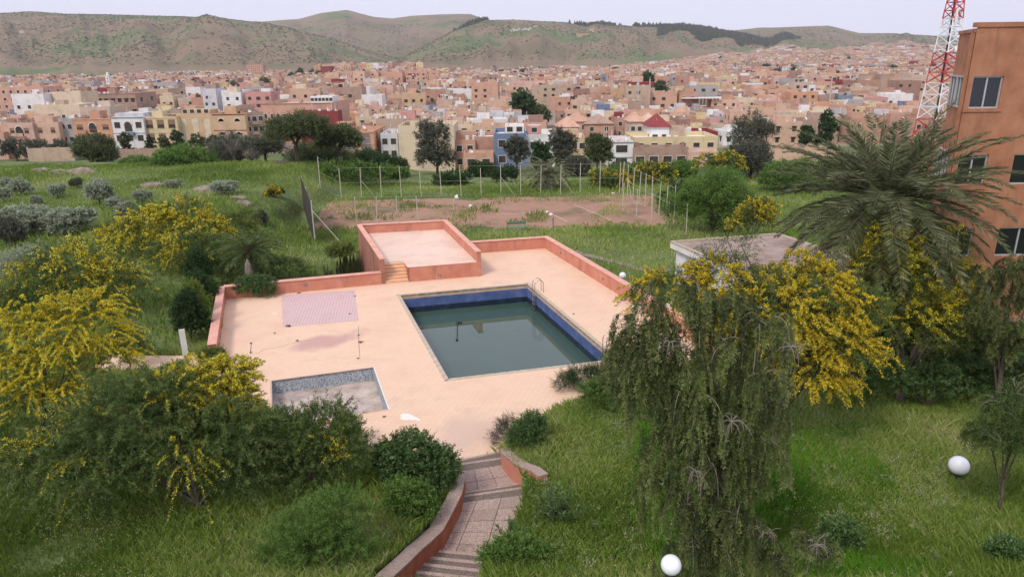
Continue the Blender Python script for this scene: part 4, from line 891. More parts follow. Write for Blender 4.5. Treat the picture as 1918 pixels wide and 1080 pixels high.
def baretree(px, pybase, pytop, halfw, Y, label, seed):
    rng = np.random.default_rng(seed); p = atY(px, pybase, Y); p[2] = gz(p[0], p[1]); H = atY(px, pytop, Y)[2] - p[2]; W_ = halfw * Y / F
    t = empty('bare_tree', p); tag(t, label, 'tree'); b = MB(); b.tube([(0, 0, -.3), (0, 0, H * .3)], [.2, .14], 6)
    tw = MB()
    for i in range(26):
        a = rng.random() * 6.28; q0 = np.array([0, 0, H * rng.uniform(.15, .4)]); q = np.array([math.cos(a) * W_ * rng.uniform(.3, 1), math.sin(a) * W_ * rng.uniform(.3, 1), H * rng.uniform(.55, 1)])
        c = (q0 + q) / 2 + rng.normal(size=3) * W_ * .12; P = [q0 * (1 - s) ** 2 + 2 * s * (1 - s) * c + q * s * s for s in np.linspace(0, 1, 5)]; b.tube(P, .07, 4, r2=.02, cap=False)
        for j in range(5):
            s = rng.uniform(.4, 1); r0 = P[int(s * 4)]; r1 = r0 + rng.normal(size=3) * W_ * .16 + [0, 0, W_ * .15]; tw.tube([r0, r1], .022, 3, r2=.01, cap=False)
    b.obj('trunk', M['palebark'], t); tw.obj('twigs', M['palebark'], t)
TR = [
 ('pine_tree', 565, 372, 222, 62, 104, 'L_pine', 'tallest umbrella pine in the dark pine group left of the court', 'umbrella', 1300, .55),
 ('pine_tree', 640, 362, 240, 45, 108, 'L_pine', 'umbrella pine leaning right in the pine group', 'umbrella', 900, .5),
 ('pine_tree', 505, 362, 262, 40, 112, 'L_grey', 'greyish thin pine at the left of the pine group', 'umbrella', 600, .5),
 ('dense_tree', 600, 350, 285, 75, 114, 'L_pine', 'dark low tree filling in behind the umbrella pines', 'round', 1200, .1),
 ('dense_tree', 700, 338, 290, 55, 120, 'L_thuja', 'dark green tree between the pine group and the yellow house', 'round', 800, .08),
 ('grey_tree', 455, 345, 262, 62, 118, 'L_grey', 'large grey-green tree left of the pine group', 'round', 900, .2),
 ('round_tree', 185, 322, 250, 41, 150, 'L_pine', 'round dark tree in front of the white house', 'round', 1000, .1),
 ('leafy_tree', 350, 345, 287, 58, 105, 'L_bright', 'wide bright green tree below the yellow houses', 'round', 1300, .05),
 ('leafy_tree', 262, 338, 303, 30, 112, 'L_bright', 'small green tree between the round dark tree and the bright one', 'round', 500, .1),
 ('eucalyptus_tree', 820, 335, 226, 42, 128, 'L_grey', 'tall loose eucalyptus in front of the yellow corner house', 'tall', 800, .15),
 ('eucalyptus_tree', 968, 325, 250, 26, 132, 'L_grey', 'narrow grey eucalyptus in front of the blue house', 'tall', 500, .15),
 ('leafy_tree', 1012, 325, 262, 24, 128, 'L_thuja', 'dark green tree right of the blue house', 'tall', 500, .1),
 ('eucalyptus_tree', 1050, 330, 238, 30, 134, 'L_grey', 'tall grey tree behind the shaggy palm', 'tall', 600, .1),
 ('pine_tree', 1118, 332, 250, 30, 126, 'L_pine', 'rounded pine in front of the white house with garage', 'round', 700, .25),
 ('eucalyptus_tree', 1400, 330, 208, 52, 120, 'L_grey', 'big loose grey tree right of the cream house', 'tall', 900, .1),
 ('grey_tree', 1405, 330, 262, 45, 110, 'L_grey', 'grey spreading tree above the bright green bushes', 'round', 700, .1),
 ('dense_tree', 1335, 425, 318, 78, 68, 'L_bright', 'large round dense green tree right of the court fence', 'round', 1900, .05),
 ('leafy_tree', 1470, 365, 300, 52, 92, 'L_bright', 'light green bushy tree left of the date palm', 'round', 1000, .05),
 ('dense_tree', 745, 342, 296, 26, 122, 'L_pine', 'dark tree at the corner of the lane left of the yellow corner house', 'round', 450, .08),
 ('dense_tree', 900, 340, 308, 30, 124, 'L_thuja', 'low dark tree in front of the salmon annex', 'round', 450, .05),
 ('dense_tree', 1080, 345, 292, 30, 118, 'L_grey', 'grey-green tree right of the shaggy palm', 'round', 500, .08),
 ('dense_tree', 1165, 345, 308, 30, 116, 'L_thuja', 'low dark tree at the foot of the white house with garage', 'round', 450, .05),
 ('dense_tree', 1275, 350, 308, 36, 112, 'L_bright', 'mid green tree below the cream-yellow house', 'round', 600, .05),
 ('dense_tree', 420, 335, 285, 30, 125, 'L_pine', 'dark tree behind the large grey-green tree', 'round', 450, .08),
 ('dense_tree', 1555, 345, 300, 40, 100, 'L_acacia', 'olive green tree partly hidden by the date palm fronds', 'round', 600, .05),
 ('cypress_tree', 1540, 300, 205, 20, 190, 'L_thuja', 'dark cypress rising behind the wavy wall left of the palm', 'tall', 500, .1),
 ('cypress_tree', 1505, 300, 235, 15, 200, 'L_thuja', 'slimmer dark cypress left of the tall one behind the wavy wall', 'tall', 350, .1),
]
for i, (nm, px, pb, pt_, hw, Y, lm, lb, shp, n, tk) in enumerate(TR):
    tree(nm, px, pb, pt_, hw, Y, lm, lb, 100 + i, shp, n, 26 if n > 700 else 24, trunk=tk)
for i, (px, hw, pt_) in enumerate(((238, 9, 245), (285, 8, 252), (310, 9, 250), (335, 10, 240), (372, 12, 246), (400, 9, 250), (150, 7, 255))):
    tree('street_tree', px, 285, pt_, hw * 1.4, 192, 'L_thuja' if i % 2 else 'L_pine', 'dark tree in front of the %s' % ['white house', 'yellow house beside the white one', 'second yellow house', 'striped ochre house', 'right side of the striped ochre house', 'ochre house with arched window', 'orange house'][i], 150 + i, 'tall', 150, 20, trunk=.1, group='trees along the road below the house row', wood='bark')
for i, (px, hw, pt_) in enumerate(((30, 22, 258), (75, 24, 262), (115, 18, 262))):
    tree('street_tree', px, 288, pt_, hw * 1.1, 190, 'L_grey', 'greyish spreading street tree in front of the pink houses, %s' % ['leftmost of three', 'middle of three', 'rightmost of three'][i], 160 + i, 'round', 220, 20, trunk=.15, group='trees along the road below the house row')
baretree(445, 350, 250, 26, 113, 'bare pale tree in front of the brown corner house', 1)
baretree(478, 358, 275, 22, 108, 'bare pale tree beside the pine trunks', 2)
baretree(1478, 305, 268, 14, 178, 'bare brown tree behind the wavy wall', 3)
baretree(535, 372, 300, 16, 101, 'leafless slender tree under the umbrella pines', 4)
for i, (px, pb, hw, hh, Y, lm, yl, lb) in enumerate((
    (1412, 432, 48, 82, 62, 'L_acacia', .55, 'golden flowering acacia right of the dense round tree'),
    (1355, 335, 48, 52, 104, 'L_acacia', .3, 'yellow-green flowering bush above the dense round tree'),
    (1140, 348, 40, 24, 98, 'L_acacia', .25, 'low bush with yellow tips behind the far court fence'),
    (1225, 345, 40, 38, 100, 'L_acacia', .35, 'yellow flowering bush at the far right corner of the court fence'),
    (515, 383, 18, 18, 78, 'L_acacia', .5, 'small round yellow bush in the meadow left of the dark screen'))):
    p = atY(px, pb, Y); p[2] = gz(p[0], p[1]); W_ = hw * Y / F; H = hh * Y * 1.05 / F; rg = np.random.default_rng(200 + i)
    acacia('acacia_bush', p, blob_ells(rg, W_, H, 6), 500 if hw > 20 else 160, 24, lb, 'bush', yl, seed=200 + i, fcount=18, fl=(Y * .0021, Y * .0018), L=(W_ * .15, W_ * .35), lw=(Y * .0024, Y * .0009), fm='L_orangey', br=.06)
for i, (px, pb, hw, hh, Y, lb) in enumerate(((845, 352, 40, 10, 108, 0), (690, 350, 50, 34, 106, 1), (740, 345, 30, 30, 112, 2), (1290, 345, 45, 30, 84, 3), (1260, 375, 30, 28, 80, 4), (640, 352, 50, 22, 100, 5), (945, 340, 30, 25, 112, 6), (1180, 335, 55, 22, 108, 7))):
    p = put(px, pb, Y); W_ = hw * Y / F; H = hh * Y * 1.05 / F; rg = np.random.default_rng(230 + i)
    bush('leafy_bush', p, blob_ells(rg, W_, H, 6), 420, 24, (Y * .0022, Y * .001), ['low bush behind the middle of the far court fence', 'dark bush behind the fence left of the yellow house', 'green bush at the foot of the yellow corner house', 'green bush left of the dense round tree', 'bush at the right end of the court', 'bush under the pine group right side', 'bush at the foot of the blue house', 'hedge-like bush below the white house with garage'][i], 'bush', 'L_bright' if i % 3 else 'L_thuja', 230 + i, (W_ * .1, W_ * .25))
# olive-grey shrubs of the left meadow
OL = [(188, 385, 26, 42, 'tall'), (40, 366, 20, 26, 0), (110, 372, 14, 22, 0), (145, 352, 12, 16, 0), (215, 392, 18, 20, 0), (268, 380, 16, 22, 0), (70, 385, 12, 16, 0), (8, 378, 14, 22, 0), (30, 465, 24, 52, 0), (60, 440, 50, 48, 0), (130, 440, 48, 44, 0), (238, 408, 22, 26, 0), (420, 365, 26, 22, 0), (490, 425, 16, 28, 0), (345, 395, 12, 18, 0), (280, 425, 20, 24, 0), (15, 350, 14, 14, 0), (325, 352, 16, 12, 0)]
protos = []
for k in range(5):
    rg = np.random.default_rng(300 + k); t = bush('olive_shrub', (0, 0, 0), blob_ells(rg, 1.0, 1.25, 5), 420, 26, (.13, .05), '', 'shrub', 'L_olive' if k != 3 else 'L_grey', 300 + k, (.15, .35), limbn=5)
    protos.append(t)
def copy_tree(o, parent=None):
    c = o.copy(); C.objects.link(c); c.parent = parent
    for ch in list(o.children): copy_tree(ch, c)
    return c
where = ['left of the tall grey shrub', 'at the meadow top on the left', 'right of the leftmost shrubs', 'behind the small shrubs', 'right of the tallest grey shrub', 'below the bright green tree', 'between two small shrubs at the left', 'at the far left edge of the meadow', 'standing alone above the pale grass', 'forming the left half of the wide grey thicket', 'forming the right half of the wide grey thicket', 'above the golden acacia row', 'below the large grey-green tree', 'above the feathery palm clump', 'near the rocks in the meadow', 'touching the golden acacia row', 'far left beside the horizon wall', 'below the small green tree']
used = set()
for i, (px, pb, hw, hh, sh) in enumerate(OL):
    k = i % 5; src = protos[k]; o = src if k not in used else copy_tree(src); used.add(k)
    p = gp(px, pb); Y = p[1]; s = hw * Y / F / 1.0; o.location = p; o.scale = (s, s, hh * Y * 1.08 / F / 1.3); o.rotation_euler = (0, 0, i * 1.7)
    o['label'] = ('tallest pale grey-green olive shrub in the left meadow' if i == 0 else 'grey-green olive shrub ' + where[i]); o['category'] = 'shrub'; o['group'] = 'olive shrubs in the left meadow'

# ------------------------------------------------------------------ rocks
def rock(px, py, s, label):
    p = gp(px, py); rg = np.random.default_rng(int(px)); bm = bmesh.new(); bmesh.ops.create_icosphere(bm, subdivisions=2, radius=1)
    for v in bm.verts:
        v.co = Vector((v.co.x * s * 1.5, v.co.y * s, v.co.z * s * .55)) * (1 + .35 * (rg.random() - .5))
    me = bpy.data.meshes.new('rock'); bm.to_mesh(me); bm.free(); o = link('rock', me, M['rock'], None, p); tag(o, label, 'rock', 'rocks in the left meadow')
for px, py, s, lb in ((78, 322, 1.0, 'flat pale rock at the top of the left meadow'), (110, 325, .9, 'pale rounded rock right of the flat one at the meadow top'), (155, 325, 1.3, 'long low rock outcrop below the round dark tree'), (385, 357, 1.1, 'pinkish rounded rock below the bright green tree'), (285, 350, 1.0, 'pale rock below the small green tree'), (457, 383, .7, 'small white rock left of the yellow bush'), (445, 372, .6, 'small grey rock among the pale grass')):
    rock(px, py, s, lb)

# ------------------------------------------------------------------ court fence, screen, floodlight
def fence(P0, P1, n, h, label, brace=(), mesh=True, pm='post'):
    P0 = np.array(P0[:2]); P1 = np.array(P1[:2]); t = empty('court_fence', (*P0, gz(*P0))); tag(t, label, 'fence'); z00 = gz(*P0)
    b0 = MB(); b0.tube([(0, 0, -.3), (0, 0, h)], .05, 6); me = b0.mesh('post')
    me.materials.append(M[pm]); pts = []
    for i in range(n):
        q = P0 + (P1 - P0) * i / (n - 1); z = gz(*q) - z00; pts.append((q[0] - P0[0], q[1] - P0[1], z)); o = link('post', me, None, t, pts[-1]); o.rotation_euler = (R.normal() * .02, R.normal() * .02, 0); o.scale = (1, 1, 1 + R.normal() * .04)
        if i in brace:
            b = MB(); d = (P1 - P0) / np.linalg.norm(P1 - P0); b.tube([(0, 0, h * .6), (d[0] * 1.8, d[1] * 1.8, 0)], .03, 5); b.obj('brace', M[pm], t).location = pts[-1]
    b = MB()
    for zz in (.1, h * .5, h * .97):
        b.tube([(p[0], p[1], p[2] + zz) for p in pts], .009, 3)
    b.obj('wire', M['post'], t)
fence(at(602, 372, -2.5), at(1160, 362, -2.5), 16, 4.0, 'tall fence of thin posts along the far side of the tennis court', (2, 9, 12))
fence(at(1165, 362, -2.5), at(1262, 418, -2.3), 9, 4.0, 'fence of thin posts along the right end of the tennis court', (1,), pm='post')
fence(at(668, 415, -2.4), at(783, 414, -2.4), 4, 2.9, 'four short fence posts behind the raised terrace', ())
fence(at(1166, 392, -2.4), at(1285, 440, -2.2), 5, 3.1, 'row of pale posts near the right corner of the court', ())
p0 = atY(589, 452, 63.5); p1 = atY(571, 405, 80); z0, z1 = gz(*p0[:2]), gz(*p1[:2])
t = empty('windscreen', (p0[0], p0[1], z0)); tag(t, 'dark leaning windscreen panel at the left end of the court', 'screen'); d = p1 - p0
b = MB(); h = 3.9
b.add([(0, 0, .2), (d[0], d[1], z1 - z0 + .2), (d[0], d[1], z1 - z0 + h), (0, 0, h), (-.05, 0, .2), (d[0] - .05, d[1], z1 - z0 + .2), (d[0] - .05, d[1], z1 - z0 + h), (-.05, 0, h)], [(0, 1, 2, 3), (7, 6, 5, 4), (3, 2, 6, 7), (0, 3, 7, 4), (1, 0, 4, 5), (2, 1, 5, 6)]); b.obj('cloth', M['screen'], t)
for f in (0, .5, 1):
    b = MB(); b.tube([(d[0] * f + .06, d[1] * f, (z1 - z0) * f - .4), (d[0] * f + .06, d[1] * f, (z1 - z0) * f + h + .1)], .06, 6); b.obj('post', M['post'], t)
b = MB(); b.tube([(.06, 0, h * .8), (3.0, -1.2, 0)], .03, 5); b.obj('brace', M['post'], t)
p = at(850, 392, -2.5); t = empty('floodlight', (p[0], p[1], gz(*p[:2]))); tag(t, 'white drum shaped floodlight on a thin pole behind the court', 'floodlight')
b = MB(); b.tube([(0, 0, -.2), (0, 0, 1.35)], .04, 6); b.obj('pole', M['post'], t)
b = MB(); b.lathe([(0, 0), (.2, .03), (.3, .35), (.32, .42)], 12); o = b.obj('lamp_head', M['white'], t, smooth=True); o.location = (.15, 0, 1.4); o.rotation_euler = (0, math.radians(80), 0)
# rubble and small things on the court
for px, py, lb in ((881, 387, 'small white bucket lying on the clay left of the lines'), (1024, 399, 'white lump of rubble on the clay beside the court line'), (1032, 403, 'smaller white lump of rubble at the court line'), (1148, 364, 'pale block at the far right of the court')):
    p = at(px, py, -2.48); rg = np.random.default_rng(int(px)); bm = bmesh.new(); bmesh.ops.create_icosphere(bm, subdivisions=1, radius=.26)
    for v in bm.verts: v.co = v.co * (1 + .4 * (rg.random() - .5)); v.co.z *= .7
    me = bpy.data.meshes.new('rubble'); bm.to_mesh(me); bm.free(); o = link('rubble', me, M['white'], None, (p[0], p[1], gz(*p[:2]) + .12)); tag(o, lb, 'rubble', 'white bits lying on the court')
# green garden chairs frame
p = at(968, 432, -2.2); t = empty('umpire_bench', (p[0], p[1], gz(*p[:2])), .2); tag(t, 'broken green bench frame in the grass in front of the court', 'bench')
for sx in (-.9, .9):
    for sy in (-.25, .25):
        b = MB(); b.tube([(sx, sy, 0), (sx, sy, .5 if sy < 0 else 1.0)], .03, 5); b.obj('leg', M['greenp'], t)
b = MB(); b.box(-1, 1, -.3, .25, .46, .5); b.obj('seat', M['greenp'], t); b = MB(); b.box(-1, 1, .22, .26, .75, 1.0); b.obj('backrest', M['greenp'], t)
p = at(1036, 432, -2.2); t = empty('marker_post', (p[0], p[1], gz(*p[:2]))); tag(t, 'short green post standing in the grass right of the bench frame', 'post')
b = MB(); b.tube([(0, 0, -.2), (0, 0, 1.3)], .06, 6); b.obj('shaft', M['greenp'], t); b = MB(); b.tube([(0, 0, 1.3), (0, 0, 1.38)], .09, 6); b.obj('cap', M['greenp'], t)
# footpath right of terrace
o = strip('footpath', at(1062, 462, -1.2)[:2], at(1195, 500, -.9)[:2], .9, .05, M['rock']); tag(o, kind='structure')
o = strip('footpath', at(1195, 500, -.9)[:2], at(1255, 506, -.9)[:2], .9, .05, M['rock']); tag(o, kind='structure')

# globe lamps
def globe(px, py, Y, r, label, zmin=None):
    if Y is None: Y = gp(px, py + 14)[1] - .75; r = r * Y / F * 1.02
    c = atY(px, py, Y); g_ = gz(c[0], c[1]); t = empty('globe_lamp', (c[0], c[1], g_)); tag(t, label, 'lamp', 'white globe lamps in the garden')
    h = c[2] - g_
    prof = [(r * math.sin(a), h - r * math.cos(a)) for a in np.linspace(.25, math.pi, 16)]; b = MB(); b.lathe(prof, 24); b.obj('globe', M['globe'], t, smooth=True)
    b = MB(); b.lathe([(.11, h - r * .97 - .08), (.11, h - r * .97 + .03), (.05, h - r * .95 + .05)], 12); b.obj('collar', M['dark'], t)
    b = MB(); b.tube([(0, 0, -.2), (0, 0, max(.02, h - r * .97))], .045, 8); b.obj('post', M['dark'], t)
globe(1257, 1057, 11.7, .205, 'white globe lamp at the bottom edge below the weeping tree')
globe(1796, 871, None, 20, 'white globe lamp half sunk in the grass on the right')
globe(1166, 516, 46, .24, 'white globe lamp beside the right-hand salmon wall near the pool house')

# ------------------------------------------------------------------ pool house
ph = empty('pool_house'); tag(ph, 'low white pool house with flat brown roof behind the yellow acacia', 'building')
bl = atY(1256, 452, 47); ztop = bl[2]; bl = bl[:2]; br_ = at(1458, 437, ztop)[:2]
du = (br_ - bl) / np.linalg.norm(br_ - bl); dv = unit(np.array([POOL[3] - POOL[0]]))[0]
q_ = [bl + dv * 8.5, br_ + dv * 8.5, br_, bl]
e_ = [q_[0] + du * .3 - dv * .3, q_[1] - du * .3 - dv * .3, q_[2] - du * .3 + dv * .3, q_[3] + du * .3 + dv * .3]
b = MB(); b.prism(e_, -2.2, ztop - .45); b.obj('wall', M['white'], ph, fix=True)
b = MB(); b.prism(q_, ztop - .45, ztop - .12); b.obj('roof_edge', M['white'], ph, fix=True)
g4 = [q_[0] + du * .12 - dv * .12, q_[1] - du * .12 - dv * .12, q_[2] - du * .12 + dv * .12, q_[3] + du * .12 + dv * .12]
b = MB(); b.prism(g4, ztop - .2, ztop - .06); b.obj('roof', M['roofc'], ph, fix=True)
for i in range(4):
    u0, u1 = q_[i], q_[(i + 1) % 4]; d = (u1 - u0) / np.linalg.norm(u1 - u0); n = np.array([-d[1], d[0]])
    b = MB(); b.prism([u0, u1, u1 + n * .14 - d * .14, u0 + n * .14 + d * .14], ztop - .12, ztop + .04 + i * .002); b.obj('kerb', M['rail'], ph, fix=True)
for f0, f1, nm in ((.25, .4, 'blue_door'),):
    a = e_[3] + dv * 7.9 * f0; c = e_[3] + dv * 7.9 * f1; b = MB(); b.prism([a - du * .04, c - du * .04, c + du * .02, a + du * .02], -1.6 if nm == 'blue_door' else -.6, ztop - .8); b.obj(nm, M['bluebit'], ph, fix=True)
# white bench slab near it
p = atY(1222, 524, 39.5); t = empty('white_table', (p[0], p[1], gz(p[0], p[1]))); tag(t, 'white slab table beside the pool house', 'table')
b = MB(); b.box(-1.1, 1.1, -.4, .4, .55, .65); b.obj('tabletop', M['white'], t)
for s in (-.8, .8): b = MB(); b.box(s - .15, s + .15, -.3, .3, -.3, .55); b.obj('leg', M['white'], t)

# ------------------------------------------------------------------ orange building on the right
ob = empty('orange_building'); tag(ob, 'tall orange rendered building with aluminium windows on the right', 'building')
YM = 30.0
xm0 = atY(1829, 60, YM)[0]; ztm = atY(1840, 50, YM)[2]; xl0 = atY(1797, 68, 31.2)[0]; ztl = atY(1800, 65, 31.2)[2]
xr = xm0 + 14
def wall_holes(parent, x0, x1, z0, z1, y, yb, holes, m, name='wall'):
    """front wall slab between y (front) and yb with rectangular openings [(xa,xb,za,zb)]"""
    xs = sorted({x0, x1} | {h[0] for h in holes} | {h[1] for h in holes}); zs = sorted({z0, z1} | {h[2] for h in holes} | {h[3] for h in holes}); b = MB()
    for i in range(len(xs) - 1):
        for j in range(len(zs) - 1):
            cx = (xs[i] + xs[i + 1]) / 2; cz = (zs[j] + zs[j + 1]) / 2
            if any(h[0] < cx < h[1] and h[2] < cz < h[3] for h in holes): continue
            b.add([(xs[i], y, zs[j]), (xs[i + 1], y, zs[j]), (xs[i + 1], y, zs[j + 1]), (xs[i], y, zs[j + 1])], [(0, 1, 2, 3)])
    for h in holes:
        xa, xb, za, zb = h
        b.add([(xa, y, za), (xb, y, za), (xb, yb, za), (xa, yb, za)], [(0, 1, 2, 3)]); b.add([(xa, y, zb), (xb, y, zb), (xb, yb, zb), (xa, yb, zb)], [(3, 2, 1, 0)])
        b.add([(xa, y, za), (xa, yb, za), (xa, yb, zb), (xa, y, zb)], [(0, 1, 2, 3)]); b.add([(xb, y, za), (xb, yb, za), (xb, yb, zb), (xb, y, zb)], [(3, 2, 1, 0)])
    return b.obj(name, m, parent)
wins = []
for row, zc in enumerate((0, -3.18, -6.36)):
    for k, xo in enumerate((.22, 2.55, 5.3, 8.0)):
        za = atY(1850, 203, YM)[2] + zc
        wins.append((xm0 + xo, xm0 + xo + (1.25 if k == 0 else 1.9), za, za + 1.28))
wins = [w_ for i, w_ in enumerate(wins) if not (i % 4 == 1 and i < 4)]
wall_holes(ob, xm0, xr, -1.5, ztm, YM, YM + .22, wins, M['orange'], 'front_wall')
PM = np.array([xm0 + .01, YM + .06]); PL = atY(1797, 68, 33)[:2]; ztl = atY(1800, 65, 33)[2]
b = MB(); b.prism([PM, (xm0 + .02, YM + .36), (xr, YM + .36), (xr, 44), PL + (8.5, 11), PL], -1.5, ztl - .003); b.obj('wing_wall', M['orange'], ob, fix=True)
b = MB(); b.prism([(xm0 + .25, YM + .3), (xr, YM + .3), (xr, 42), (xm0 + 9.2, 42)], -1.49, ztm - .3); b.obj('upper_storey', M['orange'], ob, fix=True)
b = MB(); b.add([(xm0, YM, -1.5), (xm0, YM, ztm), (xm0 + .25, YM + .31, ztm), (xm0 + .25, YM + .31, -1.5)], [(0, 1, 2, 3)]); b.obj('corner_return', M['orange'], ob)
b = MB(); b.box(xm0 - .04, xr, YM - .05, YM + .25, ztm - .02, ztm + .16); b.obj('parapet_cap', M['orange'], ob)
dw = (PL - PM) / np.linalg.norm(PL - PM); nw_ = np.array([dw[1], -dw[0]]); nw_ = nw_ if nw_ @ np.array([-1, -1]) > 0 else -nw_
b = MB(); b.prism([PM + nw_ * .05, PM - nw_ * .25, PL - nw_ * .25 + dw * .05, PL + nw_ * .05 + dw * .05], ztl, ztl + .14); b.obj('wing_parapet_cap', M['orange'], ob, fix=True)
b = MB(); b.box(xm0 - .002, xm0 + 1.6, YM - .045, YM - .003, wins[0][2] - .14, wins[0][2] - .02); b.obj('sill', M['orange'], ob)
def window(parent, x0, x1, z0, z1, y, nm='window'):
    wn = empty(nm, ((x0 + x1) / 2, y, z0)); wn.parent = parent; W_ = (x1 - x0) / 2; H = z1 - z0
    f = MB(); t_ = .055
    for q in ((-W_, -W_ + t_, 0, H), (W_ - t_, W_, 0, H), (-W_ + t_, W_ - t_, 0, t_), (-W_ + t_, W_ - t_, H - t_, H)): f.box(q[0], q[1], -.05, .03, q[2], q[3])
    f.box(-.03, .03, -.045, .02, t_, H - t_); f.obj('frame', M['alu'], wn)
    for s in (-1, 1):
        g_ = MB(); xa, xb = (.03, W_ - t_) if s > 0 else (-W_ + t_, -.03); g_.box(xa, xb, 0, .012, t_, H - t_); g_.obj('pane', M['glass'], wn)
    return wn
for w_ in wins: window(ob, *w_, YM + .12)
LW = np.linalg.norm(PL - PM); aw = math.atan2(-dw[1], -dw[0])
for zc in (0, -3.18, -6.36):
    for f0, f1 in ((.10, .50), (.54, .94)):
        c_ = PM + dw * LW * (f0 + f1) / 2 + nw_ * .03; za = atY(1850, 203, YM)[2] + zc; hwid = LW * (f1 - f0) / 2
        wn = window(ob, -hwid, hwid, za, za + 1.28, 0); wn.location = (c_[0], c_[1], za); wn.rotation_euler = (0, 0, aw)
# ------------------------------------------------------------------ telecom tower
def tower():
    Y = 108.0; p = atY(1735, 330, Y); g_ = gz(p[0], p[1]); t = empty('telecom_tower', (p[0], p[1], g_), .3); tag(t, 'red and white lattice telecom tower behind the date palm', 'tower')
    zt = atY(1768, -60, Y)[2] - g_; wid = lambda z: max(.6, 2.3 - 1.75 * z / (zt * .97)) if z < zt * .97 else .6
    zs = [0]
    while zs[-1] < zt: zs.append(zs[-1] + max(1.1, wid(zs[-1]) * 1.05))
    yb = [atY(1735, v, Y)[2] - g_ for v in (215, 158, 92, 34, -20)]
    def colour(z):
        k = sum(z > v for v in yb); return ['mred', 'mwhite', 'mred', 'mwhite', 'mred', 'mwhite'][k]
    if True:
        cur = None; segs = []
        for a, c in zip(zs[:-1], zs[1:]):
            m = colour((a + c) / 2)
            if z_ok := (cur is None or segs[-1][0] != m): segs.append([m, []]); cur = 1
            segs[-1][1].append((a, c))
        for m, L in segs:
            b = MB()
            for a, c in L:
                w0, w1 = wid(a), wid(c); cs0 = [(w0 * sx, w0 * sy, a) for sx, sy in ((-1, -1), (1, -1), (1, 1), (-1, 1))]; cs1 = [(w1 * sx, w1 * sy, c) for sx, sy in ((-1, -1), (1, -1), (1, 1), (-1, 1))]
                for i in range(4):
                    j = (i + 1) % 4; b.tube([cs0[i], cs1[i]], .1, 4, cap=False)
                    b.tube([cs0[i], cs1[j]], .065, 3, cap=False); b.tube([cs0[j], cs1[i]], .065, 3, cap=False); b.tube([cs1[i], cs1[j]], .06, 3, cap=False)
            b.obj('lattice_section', M[m], t)
    b = MB(); b.tube([(.15, .2, 0), (.15, .2, zt)], .09, 5); b.tube([(-.05, .2, 0), (-.05, .2, zt)], .05, 5); b.obj('cable_ladder', M['dark'], t)
    for px, py, r in ((1778, 95, .5), (1741, 98, .35), (1786, 25, .3), (1775, 62, .25), (1778, 40, .25)):
        q = atY(px, py, Y); z = q[2] - g_; x = (q[0] - p[0]); b = MB(); b.lathe([(0, 0), (r, .02), (r, r * .9), (r * .8, r)], 14); o = b.obj('dish_antenna', M['white'], t, smooth=True); o.location = (x * .9, -wid(z) * .6 - .2, z); o.rotation_euler = (math.radians(90), 0, math.radians(50 if x > 0 else -40))
    for a in (0, 2.1, 4.2):
        for z in (zt - 3.2, zt - 6.5):
            b = MB(); b.box(-.14, .14, -.08, .08, -1, 1); o = b.obj('panel_antenna', M['white'], t); o.location = (1.25 * math.cos(a), 1.25 * math.sin(a), z); o.rotation_euler = (0, 0, a + 1.57)
            b = MB(); b.tube([(0, 0, 0), (1.2 * math.cos(a), 1.2 * math.sin(a), 0)], .04, 4); o = b.obj('bracket', M['mwhite'], t); o.location = (0, 0, z)
tower()

# ------------------------------------------------------------------ town
COL = {
 'salmon': (.56, .29, .19), 'peach': (.62, .39, .26), 'ochre': (.58, .38, .19), 'cream': (.68, .56, .38), 'tan': (.44, .31, .21), 'terracotta': (.46, .22, .13), 'pink': (.60, .36, .29),
 'red-brown': (.24, .10, .075), 'dark red': (.24, .05, .05), 'grey': (.38, .35, .33), 'white': (.70, .68, .66), 'pale yellow': (.68, .56, .28), 'blue-grey': (.20, .24, .30), 'brick': (.40, .19, .12), 'brown': (.30, .18, .13), 'beige': (.52, .41, .31), 'pale grey': (.55, .55, .57), 'orange': (.58, .26, .12), 'rose': (.52, .22, .20), 'blue': (.15, .20, .30)}
for k in COL:
    if k not in ('white', 'grey', 'pale grey', 'blue', 'blue-grey', 'dark red'):
        c = COL[k]; COL[k] = tuple(.68 * v + .32 * q for v, q in zip(c, (.50, .405, .335)))
HM = {}
for k, c in COL.items():
    d = tuple(v * .72 for v in c); HM[k] = mat(k.replace(' ', '_').replace('-', '_') + '_wall', [d, c, tuple(min(.8, v * 1.08) for v in c)], .45, .92, 0, 20, 8, ramp=[.28, .5, .75], coord='World', dirt=(tuple(v * .6 for v in c), .9, .62, (1, 1, .35)))
HR = [mat('roof_screed_' + n, [c0, c1], .3, .95, 0, 10, 6, coord='World') for n, c0, c1 in (('tan', (.3, .23, .17), (.42, .33, .26)), ('grey', (.32, .30, .28), (.48, .45, .42)), ('pale', (.5, .46, .42), (.62, .58, .53)), ('terracotta', (.34, .18, .13), (.45, .27, .2)), ('white', (.62, .60, .58), (.72, .70, .68)))]
M['win'] = mat('dark_opening', [(.03, .026, .024), (.075, .065, .055)], .8, .4, coord='World')
M['shutter'] = mat('brown_shutter', [(.22, .12, .08), (.3, .18, .12)], 2, .7, coord='World')
M['trimw'] = mat('white_trim', [(.62, .60, .57), (.72, .70, .67)], 2, .8, coord='World')
names = list(COL)
